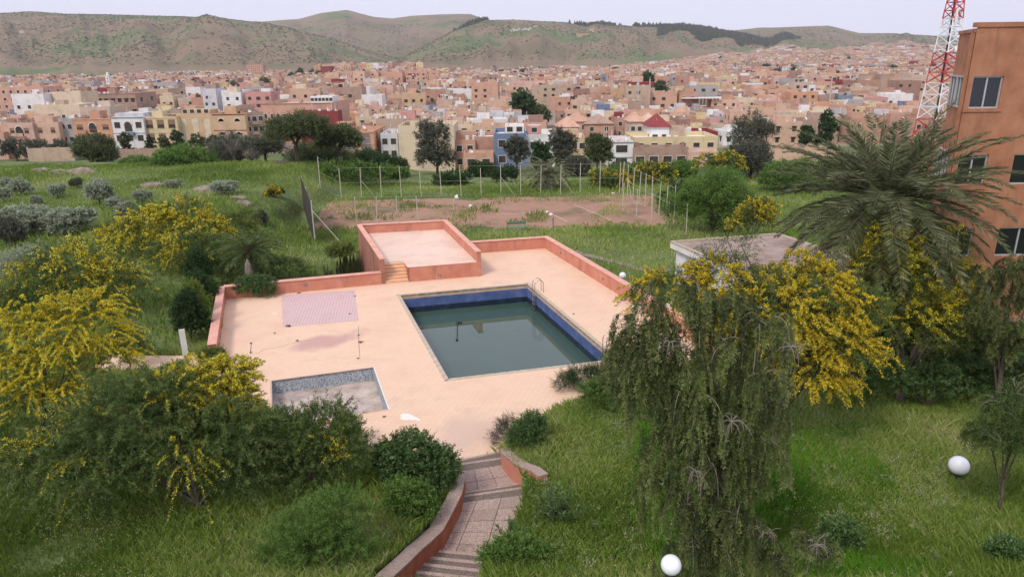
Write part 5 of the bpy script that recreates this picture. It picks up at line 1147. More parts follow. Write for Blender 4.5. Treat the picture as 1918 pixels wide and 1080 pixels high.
def body(b, w_, d, h, par=.9, th=.22, zb=-3, mw=0, mr=1, ox=0, oy=0):
    x0, x1, y0, y1 = ox - w_ / 2, ox + w_ / 2, oy, oy + d
    o = [(x0, y0), (x1, y0), (x1, y1), (x0, y1)]; i = [(x0 + th, y0 + th), (x1 - th, y0 + th), (x1 - th, y1 - th), (x0 + th, y1 - th)]
    V = [(*p, zb) for p in o] + [(*p, h + par) for p in o] + [(*p, h + par) for p in i] + [(*p, h) for p in i]
    b.add(V, [(k, (k + 1) % 4, 4 + (k + 1) % 4, 4 + k) for k in range(4)] + [(4 + k, 4 + (k + 1) % 4, 8 + (k + 1) % 4, 8 + k) for k in range(4)] + [(8 + k, 8 + (k + 1) % 4, 12 + (k + 1) % 4, 12 + k) for k in range(4)], mw)
    b.add(V[12:], [(0, 1, 2, 3)], mr)
WM = {}
def win_mesh(w_, h, style):
    key = (round(w_, 1), round(h, 1), style)
    if key in WM: return WM[key]
    w_, h = key[0], key[1]; b = MB(); b.box(-w_ / 2, w_ / 2, -.02, .05, 0, h, 0); f = .09
    if style == 'awning': b.box(-w_ / 2 - .2, w_ / 2 + .2, -.35, .02, h, h + .25, 1)
    elif style == 'shutter':
        b.box(-w_ / 2, w_ / 2, -.05, -.02, h * .4, h, 1); b.box(-w_ / 2 - .1, w_ / 2 + .1, -.12, .0, -.12, 0, 1)
    elif style == 'arch':
        V = [(-w_ / 2, -.03, h)] + [(-math.cos(a) * w_ / 2, -.03, h + math.sin(a) * w_ / 2) for a in np.linspace(0, math.pi, 9)][1:]; b.add(V, [tuple(range(len(V)))[::-1]], 0)
        for a in np.linspace(0, math.pi, 10)[:-1]:
            a2 = a + math.pi / 9; b.add([(-math.cos(a) * w_ / 2, -.1, h + math.sin(a) * w_ / 2), (-math.cos(a2) * w_ / 2, -.1, h + math.sin(a2) * w_ / 2), (-math.cos(a2) * (w_ / 2 + .2), -.1, h + math.sin(a2) * (w_ / 2 + .2)), (-math.cos(a) * (w_ / 2 + .2), -.1, h + math.sin(a) * (w_ / 2 + .2))], [(0, 1, 2, 3)], 1)
    else:
        for q in ((-w_ / 2 - f, -w_ / 2, -f, h + f), (w_ / 2, w_ / 2 + f, -f, h + f), (-w_ / 2, w_ / 2, -f, 0), (-w_ / 2, w_ / 2, h, h + f)): b.box(q[0], q[1], -.06, .03, q[2], q[3], 1)
    me = b.mesh('window'); me.materials.append(M['win']); me.materials.append({'awning': M['dark'], 'shutter': M['shutter'], 'arch': M['trimw']}.get(style, M['trimw'])); WM[key] = me; return me
DISH = None
def dish(parent, x, y, z):
    global DISH
    if DISH is None:
        b = MB(); b.lathe([(0, 0), (.35, .06), (.55, .2)], 10); b.tube([(0, 0, -.7), (0, 0, 0)], .04, 4); DISH = b.mesh('satellite_dish'); DISH.materials.append(M['trimw'])
    o = link('satellite_dish', DISH, None, parent, (x, y, z)); o.rotation_euler = (math.radians(55), 0, R.random() * .8 + .3); return o
footprints = []
def house(x, y, w_, d, h, col, rz=0, floors=None, ncol=None, style='plain', label='', group='houses of the town below the meadow', roof=None, indiv=True, hut=True, ww=1.2, wh=1.3, trim=None, name='house', winrows=None, z=None, extras=None, balcony=False, ndish=1, side=True, par=.9):
    z = gz(x, y) if z is None else z; t = empty(name, (x, y, z), rz); tag(t, label, 'house' if name == 'house' else name.replace('_', ' '), group); footprints.append((x, y, max(w_, d) * .6))
    b = MB(); body(b, w_, d, h - par, par, mw=0, mr=1); wo = b.obj('wall', [HM[col], roof or HR[int(R.integers(5))]], t)
    floors = floors or max(1, round(h / 3.1)); ncol = ncol or max(2, int(w_ / 3.2)); fh = (h - par * .6) / floors
    me = win_mesh(ww, wh, style); me2 = win_mesh(ww, wh, 'plain' if style in ('arch',) else style)
    rows_ = range(floors) if winrows is None else winrows
    if indiv:
        for f in rows_:
            for k in range(ncol):
                xx = -w_ / 2 + w_ * (k + .5) / ncol; o = link('window', me, None, t, (xx, 0, f * fh + fh * .3))
            if side:
                for k in range(2):
                    for sgn in (-1, 1):
                        o = link('window', me2, None, t, (sgn * w_ / 2, d * (k + .5) / 2, f * fh + fh * .3)); o.rotation_euler = (0, 0, math.pi / 2 * sgn)
    else:
        wb = MB()
        for f in rows_:
            for k in range(ncol):
                if R.random() < .85: xx = -w_ / 2 + w_ * (k + .5) / ncol; wb.box(xx - ww / 2, xx + ww / 2, -.05, .02, f * fh + fh * .3, f * fh + fh * .3 + wh)
            for k in range(2):
                yy = d * (k + .5) / 2; s_ = -1 if x > 0 else 1; wb.box(s_ * w_ / 2 - .04, s_ * w_ / 2 + .04, yy - ww / 2, yy + ww / 2, f * fh + fh * .3, f * fh + fh * .3 + wh)
        wb.obj('windows', M['win'], t)
    if hut:
        hw, hd, hh = R.uniform(2.5, 4.5), R.uniform(2.5, 4), R.uniform(2.0, 2.7); hb_ = MB(); body(hb_, hw, hd, h - par + hh, .15, zb=h - par, ox=R.uniform(-.5, .5) * (w_ - hw - .6), oy=R.uniform(.3, 1) * max(.5, d - hd - .6)); hb_.obj('stair_hut', [HM[col if R.random() < .6 else names[int(R.integers(len(names)))]], HR[1]], t)
    if indiv is not None and name == 'house' and h > 4:
        cb = MB()
        for k in range(int(R.integers(3, 8))):
            qx, qy = R.uniform(-.45, .45) * w_, R.uniform(.05, .95) * d; s_ = R.uniform(.3, .9); cb.box(qx - s_ / 2, qx + s_ / 2, qy - s_ / 2, qy + s_ / 2, h - par, h - par + R.uniform(.6, 1.7))
        for k in range(3):
            qx, qy = R.uniform(-.45, .45) * w_, R.uniform(.1, .9) * d; cb.tube([(qx, qy, h - par), (qx, qy, h + R.uniform(.8, 2.2))], .05, 3)
        tag(cb.obj('roof_clutter', [HR[4] if R.random() < .5 else M['rust']], t), kind='stuff')
    if trim:
        tb = MB(); tb.box(-w_ / 2 - .06, w_ / 2 + .06, -.12, -.002, h - .35, h - .1); tb.box(-w_ / 2 - .05, w_ / 2 + .05, -.08, -.003, h - par - fh - .1, h - par - fh + .1); tb.obj('cornice', HM[trim], t)
    if balcony:
        for f in range(1, floors):
            bb = MB(); bb.box(-w_ * .18, w_ * .18, -1.1, -.01, f * fh - .1, f * fh + .05); bb.box(-w_ * .18, w_ * .18, -1.15, -1.05, f * fh + .05, f * fh + .9); bb.obj('balcony', HM[col], t)
    for k in range(ndish if R.random() < .8 else 0):
        dish(t, R.uniform(-.4, .4) * w_, R.uniform(.2, .8) * d, h - par + .8)
    if extras: extras(t, h, fh, w_, d)
    return t
def hero(x0, x1, ytop, Y, col, label, d=12, rz=0, yc=None, **k):
    a = atY(x0, ytop, Y); c = atY(x1, ytop, Y); xm = (a[0] + c[0]) / 2; g_ = gz(xm, Y); h = (a[2] + c[2]) / 2 - g_
    return house(xm, Y, c[0] - a[0], d, h, col, rz, label=label, z=g_, **k)
def stripes(cols, n, wfrac):
    def f(t, h, fh, w_, d):
        for k in range(n):
            xx = -w_ / 2 + w_ * (k + .5) / n; b = MB(); b.box(xx - w_ * wfrac / n / 2, xx + w_ * wfrac / n / 2, -.03, -.004, .3, h - 1.2); b.obj('facade_strip', HM[cols], t)
    return f
def penth(wf, hh, col, ox=0, oy=2.0, dd=6, m='win', wn=4):
    def f(t, h, fh, w_, d):
        b = MB(); body(b, w_ * wf, dd, h - .9 + hh, .2, zb=h - .9, ox=ox * w_, oy=oy); b.obj('penthouse', [HM[col], HR[2]], t)
        for k in range(wn): link('window', win_mesh(1.2, 1.0, 'plain'), None, t, (ox * w_ - w_ * wf / 2 + w_ * wf * (k + .5) / wn, oy, h + .2))
    return f
def archdeco(colr):
    def f(t, h, fh, w_, d):
        for q, s in ((0, 1.7),):
            o = link('arched_window', win_mesh(2.0, 1.6, 'arch'), None, t, (0, -.06, h - .9 - fh * .85))
            b = MB(); b.box(-1.5, 1.5, -.9, -.02, h - .9 - fh * 1.15, h - .9 - fh * .9); b.obj('balcony', HM[colr], t)
    return f
# front row of the left quarter
hero(-40, 6, 248, 196, 'salmon', 'salmon house cut by the left edge of the picture', d=14)
hero(6, 60, 230, 198, 'pink', 'faded pink house with arched balcony at the left of the row', d=14, style='shutter', extras=archdeco('rose'), floors=3, balcony=True)
hero(60, 108, 229, 199, 'peach', 'peach house with brown shutters right of the faded pink one', d=14, style='shutter', floors=3)
hero(108, 134, 222, 201, 'grey', 'narrow unpainted grey house between peach and orange houses', d=14, floors=3, hut=False)
hero(134, 207, 222, 200, 'orange', 'orange house with a small arched panel left of the white house', d=14, style='shutter', floors=3, ncol=3, ww=1.7, extras=archdeco('orange'), trim='salmon')
hero(207, 267, 219, 198, 'white', 'white three storey house with grey shutters and arched window', d=14, floors=3, ncol=3, style='plain', ww=1.6, wh=1.6, trim='blue-grey', extras=lambda t, h, fh, w_, d: (archdeco('blue-grey')(t, h, fh, w_, d), penth(.9, 1.6, 'pale grey', 0, 1.5, 7, wn=0)(t, h, fh, w_, d)), hut=False)
hero(267, 330, 219, 199, 'pale yellow', 'pale yellow house with brown shuttered bays right of the white house', d=14, floors=3, ncol=3, style='shutter', ww=1.9, wh=2.2, trim='cream')
hero(330, 397, 214, 201, 'ochre', 'ochre house striped with cream vertical panels', d=14, floors=3, ncol=3, ww=1.5, style='plain', extras=lambda t, h, fh, w_, d: (stripes('cream', 3, .45)(t, h, fh, w_, d), penth(.8, 1.8, 'ochre', 0, 1.2, 6, wn=4)(t, h, fh, w_, d)), hut=False)
hero(397, 458, 213, 200, 'ochre', 'ochre house with arched window and pale blank panels on the corner', d=14, floors=3, ncol=2, style='arch', ww=1.6, wh=1.0, extras=stripes('peach', 2, .4), trim='dark red')
hero(458, 492, 210, 203, 'brown', 'brown flats crowded with balconies at the street corner', d=18, floors=4, ncol=3, balcony=True, rz=.5)
# behind the row
hero(153, 253, 175, 305, 'brown', 'big brown block with two rows of hooded windows', d=18, floors=3, ncol=8, style='awning', ww=1.5, wh=1.3, name='house', trim='red-brown')
hero(20, 80, 176, 280, 'white', 'white flat roofed house left of the big brown block', d=12, floors=2, ncol=3)
hero(96, 150, 172, 285, 'cream', 'cream house with blank walls beside the big brown block', d=12, floors=2, ncol=2)
hero(-30, 80, 163, 330, 'salmon', 'long salmon block at the far left behind the white house', d=14, ncol=8)
hero(60, 148, 196, 245, 'cream', 'wide cream house behind the pink houses', d=10, floors=2, ncol=4)
hero(148, 205, 200, 240, 'beige', 'beige house behind the orange house', d=10, floors=2)
hero(489, 620, 193, 232, 'salmon', 'large salmon hall with green roof and white penthouse', d=26, floors=2, ncol=11, winrows=[0, 1], ww=.9, wh=1.4, trim='red-brown', hut=False, extras=lambda t, h, fh, w_, d: (penth(.32, 2.4, 'white', .3, 6, 9, wn=6)(t, h, fh, w_, d)))
hero(560, 632, 208, 222, 'dark red', 'dark red flat roofed annex right of the salmon hall', d=6, floors=1, ncol=2, hut=False)
hero(608, 700, 246, 158, 'orange', 'orange house with blue-grey bays beside the pine group', d=14, floors=3, ncol=3, style='shutter', ww=1.6, extras=stripes('blue-grey', 3, .5), trim='salmon')
hero(712, 744, 250, 160, 'pale grey', 'narrow pale grey house in the lane left of the yellow house', d=12, floors=2, ncol=2, hut=False)
hero(703, 800, 222, 176, 'tan', 'tan house behind the yellow corner house', d=10, floors=2, ncol=4)
hero(745, 850, 235, 150, 'cream', 'tall cream-yellow corner house with blank front', d=13, floors=3, ncol=4, ww=1.0, hut=False, winrows=[], ndish=2)
hero(850, 890, 262, 152, 'terracotta', 'low terracotta house behind the eucalyptus', d=12, floors=2, ncol=2)
hero(888, 925, 256, 153, 'brick', 'bare brick house left of the blue house', d=12, floors=2, ncol=2, hut=False, winrows=[0])
hero(868, 924, 286, 147, 'salmon', 'salmon ground floor annex in front of the brick house', d=5, floors=1, ncol=2, hut=False, ww=1.6)
hero(925, 985, 250, 149, 'blue', 'blue-grey house with white framed windows', d=13, floors=2, ncol=2, ww=1.5, wh=1.5, extras=penth(.6, 2.0, 'white', .15, 1.5, 8, wn=2), hut=False, side=False)
hero(985, 1040, 252, 152, 'white', 'white flat roofed house joined to the blue one', d=13, floors=2, ncol=2, extras=penth(.5, 2.3, 'rose', -.2, 3, 6, wn=1), hut=False)
hero(1040, 1098, 258, 156, 'ochre', 'ochre house with open gallery behind the tall grey tree', d=12, floors=2, ncol=4)
hero(1143, 1187, 265, 150, 'white', 'white house with grey garage door and one window', d=12, floors=2, ncol=1, ww=2.4, wh=1.5, trim='blue-grey', hut=False, side=False)
hero(1187, 1345, 256, 158, 'pale yellow', 'long cream-yellow house with roof terrace and dish', d=12, floors=2, ncol=6, ww=1.4, wh=1.0, ndish=2, side=False)
hero(1187, 1290, 276, 149, 'brown', 'red-brown garden front of the cream-yellow house', d=5, floors=1, ncol=4, ww=1.8, hut=False, winrows=[0], ndish=0, side=False)
hero(1290, 1345, 284, 148, 'pink', 'pink balustraded terrace front at the right of the cream-yellow house', d=6, floors=1, ncol=2, hut=False, ndish=0, side=False)
hero(1255, 1345, 247, 172, 'dark red', 'dark red parapet house behind the long cream-yellow house', d=10, floors=2, ncol=3, hut=False)
hero(858, 1003, 196, 330, 'ochre', 'large ochre apartment block in the middle of the town', d=18, floors=4, ncol=10, style='plain', ww=1.3)
hero(935, 1000, 188, 340, 'tan', 'tan upper block rising behind the ochre apartments', d=16, floors=4, ncol=5)
hero(775, 860, 204, 318, 'pink', 'long pink arcaded house left of the ochre apartments', d=12, floors=2, ncol=8, style='arch', ww=1.0, wh=.7)
hero(1515, 1590, 195, 300, 'pink', 'large pink block behind the cypress', d=16, floors=3, ncol=5)
hero(1580, 1640, 190, 310, 'cream', 'cream block with dark red side behind the palm fronds', d=14, floors=3, ncol=4)
hero(1420, 1500, 200, 290, 'ochre', 'yellow ochre house right of the stadium', d=12, floors=2, ncol=5)
hero(1545, 1580, 184, 380, 'pale yellow', 'pale yellow house above the cypress', d=12, floors=2, ncol=5)
hero(1660, 1720, 196, 300, 'peach', 'peach villa with terracotta roof left of the telecom tower', d=12, floors=2, ncol=3, hut=False)
# hipped roof houses near the school
def hip(x0, x1, ytop, Y, col, rcol, label, rh=2.8, name='house'):
    def f(t, h, fh, w_, d):
        b = MB(); e = .5; z = h - .9 + .92; V = [(-w_ / 2 - e, -e, z), (w_ / 2 + e, -e, z), (w_ / 2 + e, d + e, z), (-w_ / 2 - e, d + e, z)]; r = min(w_, d) / 2
        V += [(-w_ / 2 + r, d / 2, z + rh), (w_ / 2 - r + .01, d / 2, z + rh)]; b.add(V, [(0, 1, 5, 4), (1, 2, 5), (2, 3, 4, 5), (3, 0, 4), (3, 2, 1, 0)]); b.obj('roof', HM[rcol], t)
    hero(x0, x1, ytop, Y, col, label, d=9, hut=False, extras=f, ndish=0, name=name)
hip(1180, 1205, 228, 215, 'beige', 'salmon', 'small square house with pyramid terracotta roof')
hip(1205, 1232, 230, 222, 'peach', 'peach', 'low house with pale hipped roof beside the pyramid roof')
hip(1219, 1254, 238, 166, 'white', 'dark red', 'white tower room with red pyramid roof above the cream house')
hip(1060, 1105, 228, 228, 'pink', 'terracotta', 'pink house with hipped tile roof right of the park trees')
hip(1095, 1150, 232, 226, 'terracotta', 'brown', 'brown gabled school hall with pale roof edges')
hip(1045, 1085, 238, 212, 'beige', 'salmon', 'low tiled house in front of the park trees')
# stadium
p = atY(1320, 214, 320); t = empty('stadium_stand', (p[0], p[1], gz(*p[:2]))); tag(t, 'stadium grandstand with red tiers and white blocks', 'stadium'); S = 320 / F
z0 = atY(1320, 214, 320)[2] - gz(*p[:2]); z1 = atY(1320, 196, 320)[2] - gz(*p[:2])
nst = 9
for k in range(nst):
    b = MB(); b.box(-32 * S * 1.1, 32 * S * 1.1, k * 1.1, nst * 1.1, z0 - 1 + (z1 - z0) * k / nst, z0 - 1 + (z1 - z0) * (k + 1) / nst); b.obj('tier', HM['dark red' if k % 3 else 'pink'], t)
b = MB()
for k in range(12): xx = -34 * S + 68 * S * k / 11; b.box(xx - .35, xx + .35, nst * 1.1, nst * 1.1 + .5, z0 - 1, z1 + 2.2)
b.obj('column', HM['brown'], t)
b = MB(); b.box(-36 * S, 36 * S, nst * 1.1 - 3, nst * 1.1 + 3, z1 + 2.2, z1 + 2.6); b.obj('canopy', M['trimw'], t)
for s, xx in ((0, 56), (1, -48)):
    b = MB()
    for k in range(8): b.box((xx - 22) * S if s == 0 else (xx - 12) * S, (xx + 22) * S if s == 0 else (xx + 12) * S, k * 1.2, 9.6, z0 - 2 + .55 * (z1 - z0) * k / 4, z0 - 2 + .55 * (z1 - z0) * (k + 1) / 4)
    b.obj('side_stand', M['trimw'], t)
for k in range(7): b = MB(); b.box(-2.2, 2.2, k * 1.1 - .5, k * 1.1 + .2, z0 + (z1 - z0) * k / 8, z0 + .3 + (z1 - z0) * k / 8); b.obj('white_row', M['trimw'], t) if k % 2 == 0 else None
# minarets and masts
def minaret(px, ptop, pbase, Y, hw, col, label):
    q = atY(px, pbase, Y); g_ = gz(q[0], q[1]) if Y < 1150 else float(town_z(q[0], q[1])); t = empty('minaret', (q[0], q[1], g_)); tag(t, label, 'minaret'); h = atY(px, ptop, Y)[2] - g_; w_ = hw * Y / F
    b = MB(); b.box(-w_, w_, -w_, w_, -2, h * .84); b.obj('shaft', HM[col], t)
    b = MB(); b.box(-w_ * 1.15, w_ * 1.15, -w_ * 1.15, w_ * 1.15, h * .84, h * .87); b.obj('gallery', HM[col], t)
    b = MB(); b.box(-w_ * .55, w_ * .55, -w_ * .55, w_ * .55, h * .87, h * .96); b.obj('lantern', HM[col], t)
    b = MB(); b.lathe([(w_ * .5, h * .96), (w_ * .4, h * .985), (0, h)], 8); b.obj('cap', HM[col], t)
    for k in range(4): b = MB(); z = h * (.35 + .12 * k); b.box(-w_ * .25, w_ * .25, -w_ - .05, -w_ + .02, z, z + h * .05); b.obj('window', M['win'], t)
minaret(206, 135, 165, 640, 3.4, 'white', 'slim white minaret on the left side of the town')
minaret(1045, 160, 190, 560, 3.5, 'ochre', 'plain ochre minaret in the middle of the town')
minaret(1397, 160, 185, 620, 3.2, 'cream', 'cream minaret above the stadium')
minaret(1438, 158, 180, 650, 3.6, 'ochre', 'broad ochre minaret right of the cream one')
minaret(1460, 170, 205, 430, 3.4, 'cream', 'cream minaret right of the stadium with lattice mast beside it')
minaret(1100, 133, 150, 900, 2.6, 'salmon', 'distant salmon minaret near the foot of the hill')
def mast(px, ptop, pbase, Y, hw, label, m='alu'):
    q = atY(px, pbase, Y); g_ = gz(q[0], q[1]); t = empty('lattice_mast', (q[0], q[1], g_)); tag(t, label, 'mast', 'thin lattice masts in the town'); h = atY(px, ptop, Y)[2] - g_; w_ = hw * Y / F
    b = MB(); n = 16
    for i in range(3):
        a = i * 2.094; b.tube([(w_ * math.cos(a), w_ * math.sin(a), 0), (w_ * .4 * math.cos(a), w_ * .4 * math.sin(a), h)], .12, 3)
    for k in range(n):
        z0, z1 = h * k / n, h * (k + 1) / n
        for i in range(3):
            a, c = i * 2.094, (i + 1) * 2.094; r0 = w_ * (1 - .6 * k / n); r1 = w_ * (1 - .6 * (k + 1) / n); b.tube([(r0 * math.cos(a), r0 * math.sin(a), z0), (r1 * math.cos(c), r1 * math.sin(c), z1)], .07, 3, cap=False)
    b.obj('lattice', M[m], t); b = MB(); b.tube([(0, 0, h), (0, 0, h * 1.06)], .08, 4); b.obj('tip', M[m], t)
mast(935, 150, 192, 330, 1.5, 'lattice mast with antennas on the roof of the ochre apartments', 'rust')
mast(1193, 146, 225, 320, 2.0, 'left one of two pale lattice masts behind the pyramid roof')
mast(1214, 148, 222, 330, 2.0, 'right one of two pale lattice masts behind the pyramid roof')
mast(1452, 150, 205, 420, 2.0, 'pale lattice mast left of the cream minaret')
mast(1550, 145, 215, 330, 2.0, 'pale lattice mast above the cypress')
mast(386, 112, 140, 900, 1.2, 'thin mast on the cemetery hill', 'rust')

# boundary walls before the front row
def bwall(x0, x1, yb, h, Y, label, col='tan', n=6, wavy=False):
    a = atY(x0, yb, Y); c = atY(x1, yb, Y); L = c[0] - a[0]; g_ = gz((a[0] + c[0]) / 2, Y); t = empty('boundary_wall', ((a[0] + c[0]) / 2, Y, g_)); tag(t, label, 'wall')
    for k in range(n):
        x_ = -L / 2 + L * k / n; b = MB()
        if not wavy: b.box(x_ + .15, x_ + L / n - .15, 0, .25, -2, h + R.normal() * .05)
        else:
            xs = np.linspace(x_, x_ + L / n, 8); zs = [h + .5 * math.cos(2 * math.pi * (q - x_) / (L / n)) for q in xs]
            b.prism([(xs[0], -.01), (xs[-1], -.01), (xs[-1], .25), (xs[0], .25)], -2, h - .6)
            for q in range(7): b.add([(xs[q], 0, h - .6), (xs[q + 1], 0, h - .6), (xs[q + 1], 0, zs[q + 1]), (xs[q], 0, zs[q]), (xs[q + 1], .25, zs[q + 1]), (xs[q], .25, zs[q])], [(0, 1, 2, 3), (3, 2, 4, 5)])
        b.obj('wall_panel', HM[col], t)
        b = MB(); b.box(x_ - .17, x_ + .15, -.05, .3, -2, h + .25); b.obj('pier', HM[col], t)
        if wavy:
            b = MB(); b.tube([(q, -.03, z_ + .05) for q, z_ in zip(xs, zs)], .1, 4); b.obj('coping', HM['red-brown'], t)
bwall(56, 142, 302, 3.3, 180, 'tan boundary wall left of the round dark tree', 'tan', 3)
bwall(222, 312, 296, 2.8, 182, 'tan boundary wall right of the round dark tree', 'brown', 5)
bwall(362, 392, 290, 2.8, 184, 'short tan boundary wall below the striped ochre house', 'peach', 1)
bwall(1435, 1565, 302, 3.6, 160, 'peach wall with wavy red-brown coping behind the green bushes', 'peach', 5, wavy=True)

# town fill: rows of blocks
def free(x, y, r):
    for fx, fy, fr in footprints:
        if abs(x - fx) < fr + r and -4 < (y - fy + r) and y < fy + 2 * fr + 2: return False
    return True
wts = {'salmon': 9, 'peach': 12, 'ochre': 5, 'cream': 6, 'tan': 10, 'terracotta': 9, 'pink': 9, 'red-brown': 3, 'dark red': 2, 'grey': 5, 'white': 5, 'pale yellow': 2, 'brick': 8, 'brown': 6, 'beige': 9, 'pale grey': 2, 'orange': 2, 'rose': 3, 'blue-grey': .4}
wn_ = list(wts); wp = np.array([wts[k] for k in wn_], float); wp /= wp.sum()
cells = []
Yc = 214.0
while Yc < 2750:
    dep = 11.5 + Yc * .002; half = .80 * Yc + 20; xc = -half - R.uniform(0, 10)
    while xc < half:
        w_ = R.uniform(6.5, 13) * (1 + Yc / 4000)
        if R.random() < .04: w_ *= 1.8
        t_ = xc / Yc
        lim = np.interp(t_, [-.9, -.75, -.45, -.3, -.15, 0, .12, .2, .28, .36, .5, .8], [1050, 1000, 1120, 1300, 1250, 1300, 1420, 1750, 2150, 2500, 2700, 2700])
        lim *= .93 + .14 * float(vn(np.array([xc / 90]), np.array([3.3]), 77)[0])
        if Yc < lim: cells.append((xc + w_ / 2, Yc + R.normal() * 2.2, w_ - (.1 if R.random() < .7 else 3), dep - 3 + R.normal()))
        xc += w_ + (R.uniform(4, 8) if R.random() < .12 else .0)
    Yc += dep + (6 if R.random() < .35 else 1.2)
cells = [c for c in cells if (Y_ := c[1]) > 300 or free(c[0], c[1], c[2] / 2)]
green = lambda x, y: float(fbm(np.array([x / 70]), np.array([y / 110]), 3, 55)[0])
park = []; build = []
for c in cells:
    x, y = c[0], c[1]; gq = green(x, y)
    px = 959 + F * (x / (y * cp)); 
    if (gq > .70 and y > 330) or (1000 < px < 1070 and 240 < y < 330) or (330 < y < 1150 and .33 < x / y < .40 and y > 700 and gq > .5) or (1000 < y < 1250 and -.36 < x / y < -.2 and gq > .42): park.append(c)
    elif free(x, y, c[2] / 2) : build.append(c)
build.sort(key=lambda c: c[1]); budget = 300 - len(footprints)
def label_for(x, y, col, fl, w_):
    t_ = x / y; px = 959 + F * t_ / cp
    side = 'on the far left of the town' if px < 250 else 'left of the salmon hall' if px < 490 else 'behind the salmon hall' if px < 640 else 'behind the yellow corner house' if px < 830 else 'near the ochre apartments' if px < 1010 else 'behind the pyramid roofs' if px < 1250 else 'behind the stadium' if px < 1420 else 'behind the cypress' if px < 1600 else 'behind the telecom tower'
    if 1250 <= px < 1420 and y < 320: side = 'in front of the stadium'
    dd = 'nearest rows' if y < 255 else 'near rows' if y < 300 else 'middle rows' if y < 350 else 'farther rows'
    return '%s %s%s storey house %s, %s' % (col, 'wide ' if w_ > 15 else 'narrow ' if w_ < 10.5 else '', {1: 'one', 2: 'two', 3: 'three', 4: 'four', 5: 'five'}[fl], side, dd)
ind = build[:budget]; rest = build[budget:]
for c in ind:
    x, y, w_, d = c; fl = int(R.choice([1, 2, 2, 2, 3])); 
    px_ = 959 + F * x / y / cp
    if y < 320: fl = min(fl, 2)
    if 1225 < px_ < 1440 and y < 335: fl = 1
    h = fl * 3.0 + R.uniform(.4, 1.6); col = wn_[R.choice(len(wn_), p=wp)]
    n0 = len(footprints)
    house(x, y - d / 2, w_, d, h, col, R.normal() * .05, floors=fl, label=label_for(x, y, col, fl, w_), indiv=y < 285, style=str(R.choice(['plain', 'shutter', 'plain', 'awning'])), ww=float(R.choice([1.0, 1.2, 1.5])), ndish=1)
    del footprints[n0:]
# the far town as one mass
N = len(rest); A = np.array(rest); ca = R.choice(len(wn_), N, p=wp)
fl = R.choice([1, 2, 2, 3, 3, 4], N); H = fl * 3.0 + R.uniform(0, 2, N)
bigm = (A[:, 1] > 560) & (A[:, 1] < 800) & (A[:, 0] / A[:, 1] > -.24) & (A[:, 0] / A[:, 1] < -.1); H = np.where(bigm, R.uniform(13, 19, N), H); ca = np.where(bigm, R.choice([wn_.index('salmon'), wn_.index('peach'), wn_.index('salmon')], N), ca)
bm2 = (A[:, 1] > 1050) & (A[:, 0] / A[:, 1] > -.26) & (A[:, 0] / A[:, 1] < -.12); H = np.where(bm2, R.uniform(14, 24, N), H)
Z = np.where(A[:, 1] < 1150, ground_z(A[:, 0], A[:, 1]), town_z(A[:, 0], A[:, 1])); Z = np.maximum(Z, np.where(A[:, 1] > 1160, hills_z(A[:, 0], A[:, 1]), -99))
rz = R.normal(size=N) * .09
def boxes(cx, cy, w_, d, z0, z1, rz, par):
    n = len(cx); th = .3; V = np.zeros((n, 16, 3))
    for k, (sx, sy) in enumerate(((-1, -1), (1, -1), (1, 1), (-1, 1))):
        for lv, (ins, z) in enumerate(((0, z0 - 4), (0, z1 + par), (th, z1 + par), (th, z1))):
            lx = sx * (w_ / 2 - ins); ly = sy * (d / 2 - ins); V[:, lv * 4 + k, 0] = cx + lx * np.cos(rz) - ly * np.sin(rz); V[:, lv * 4 + k, 1] = cy + lx * np.sin(rz) + ly * np.cos(rz); V[:, lv * 4 + k, 2] = z
    Fs = [(k, (k + 1) % 4, 4 + (k + 1) % 4, 4 + k) for k in range(4)] + [(4 + k, 4 + (k + 1) % 4, 8 + (k + 1) % 4, 8 + k) for k in range(4)] + [(8 + k, 8 + (k + 1) % 4, 12 + (k + 1) % 4, 12 + k) for k in range(4)] + [(12, 13, 14, 15)]
    Fs = np.array(Fs)[None] + (np.arange(n) * 16)[:, None, None]
    return V.reshape(-1, 3), Fs.reshape(-1, 4)
V1, F1 = boxes(A[:, 0], A[:, 1], A[:, 2], A[:, 3], Z, Z + H, rz, .8)
mi = np.repeat(ca[:, None], 13, 1); mi[:, 12] = len(wn_) + R.integers(0, 5, N); mi = mi.ravel()
# roof huts
hs = R.random(N) < .6; n2 = int(hs.sum()); hx = A[hs, 0] + R.uniform(-.3, .3, n2) * A[hs, 2]; hy = A[hs, 1] + R.uniform(-.1, .3, n2) * A[hs, 3]
V2, F2 = boxes(hx, hy, R.uniform(2.5, 5, n2), R.uniform(2.5, 4, n2), Z[hs] + H[hs] + 4, Z[hs] + H[hs] + R.uniform(1.8, 2.8, n2), rz[hs], .1)
c2 = R.choice(len(wn_), n2, p=wp); m2 = np.repeat(c2[:, None], 13, 1); m2[:, 12] = len(wn_) + 1
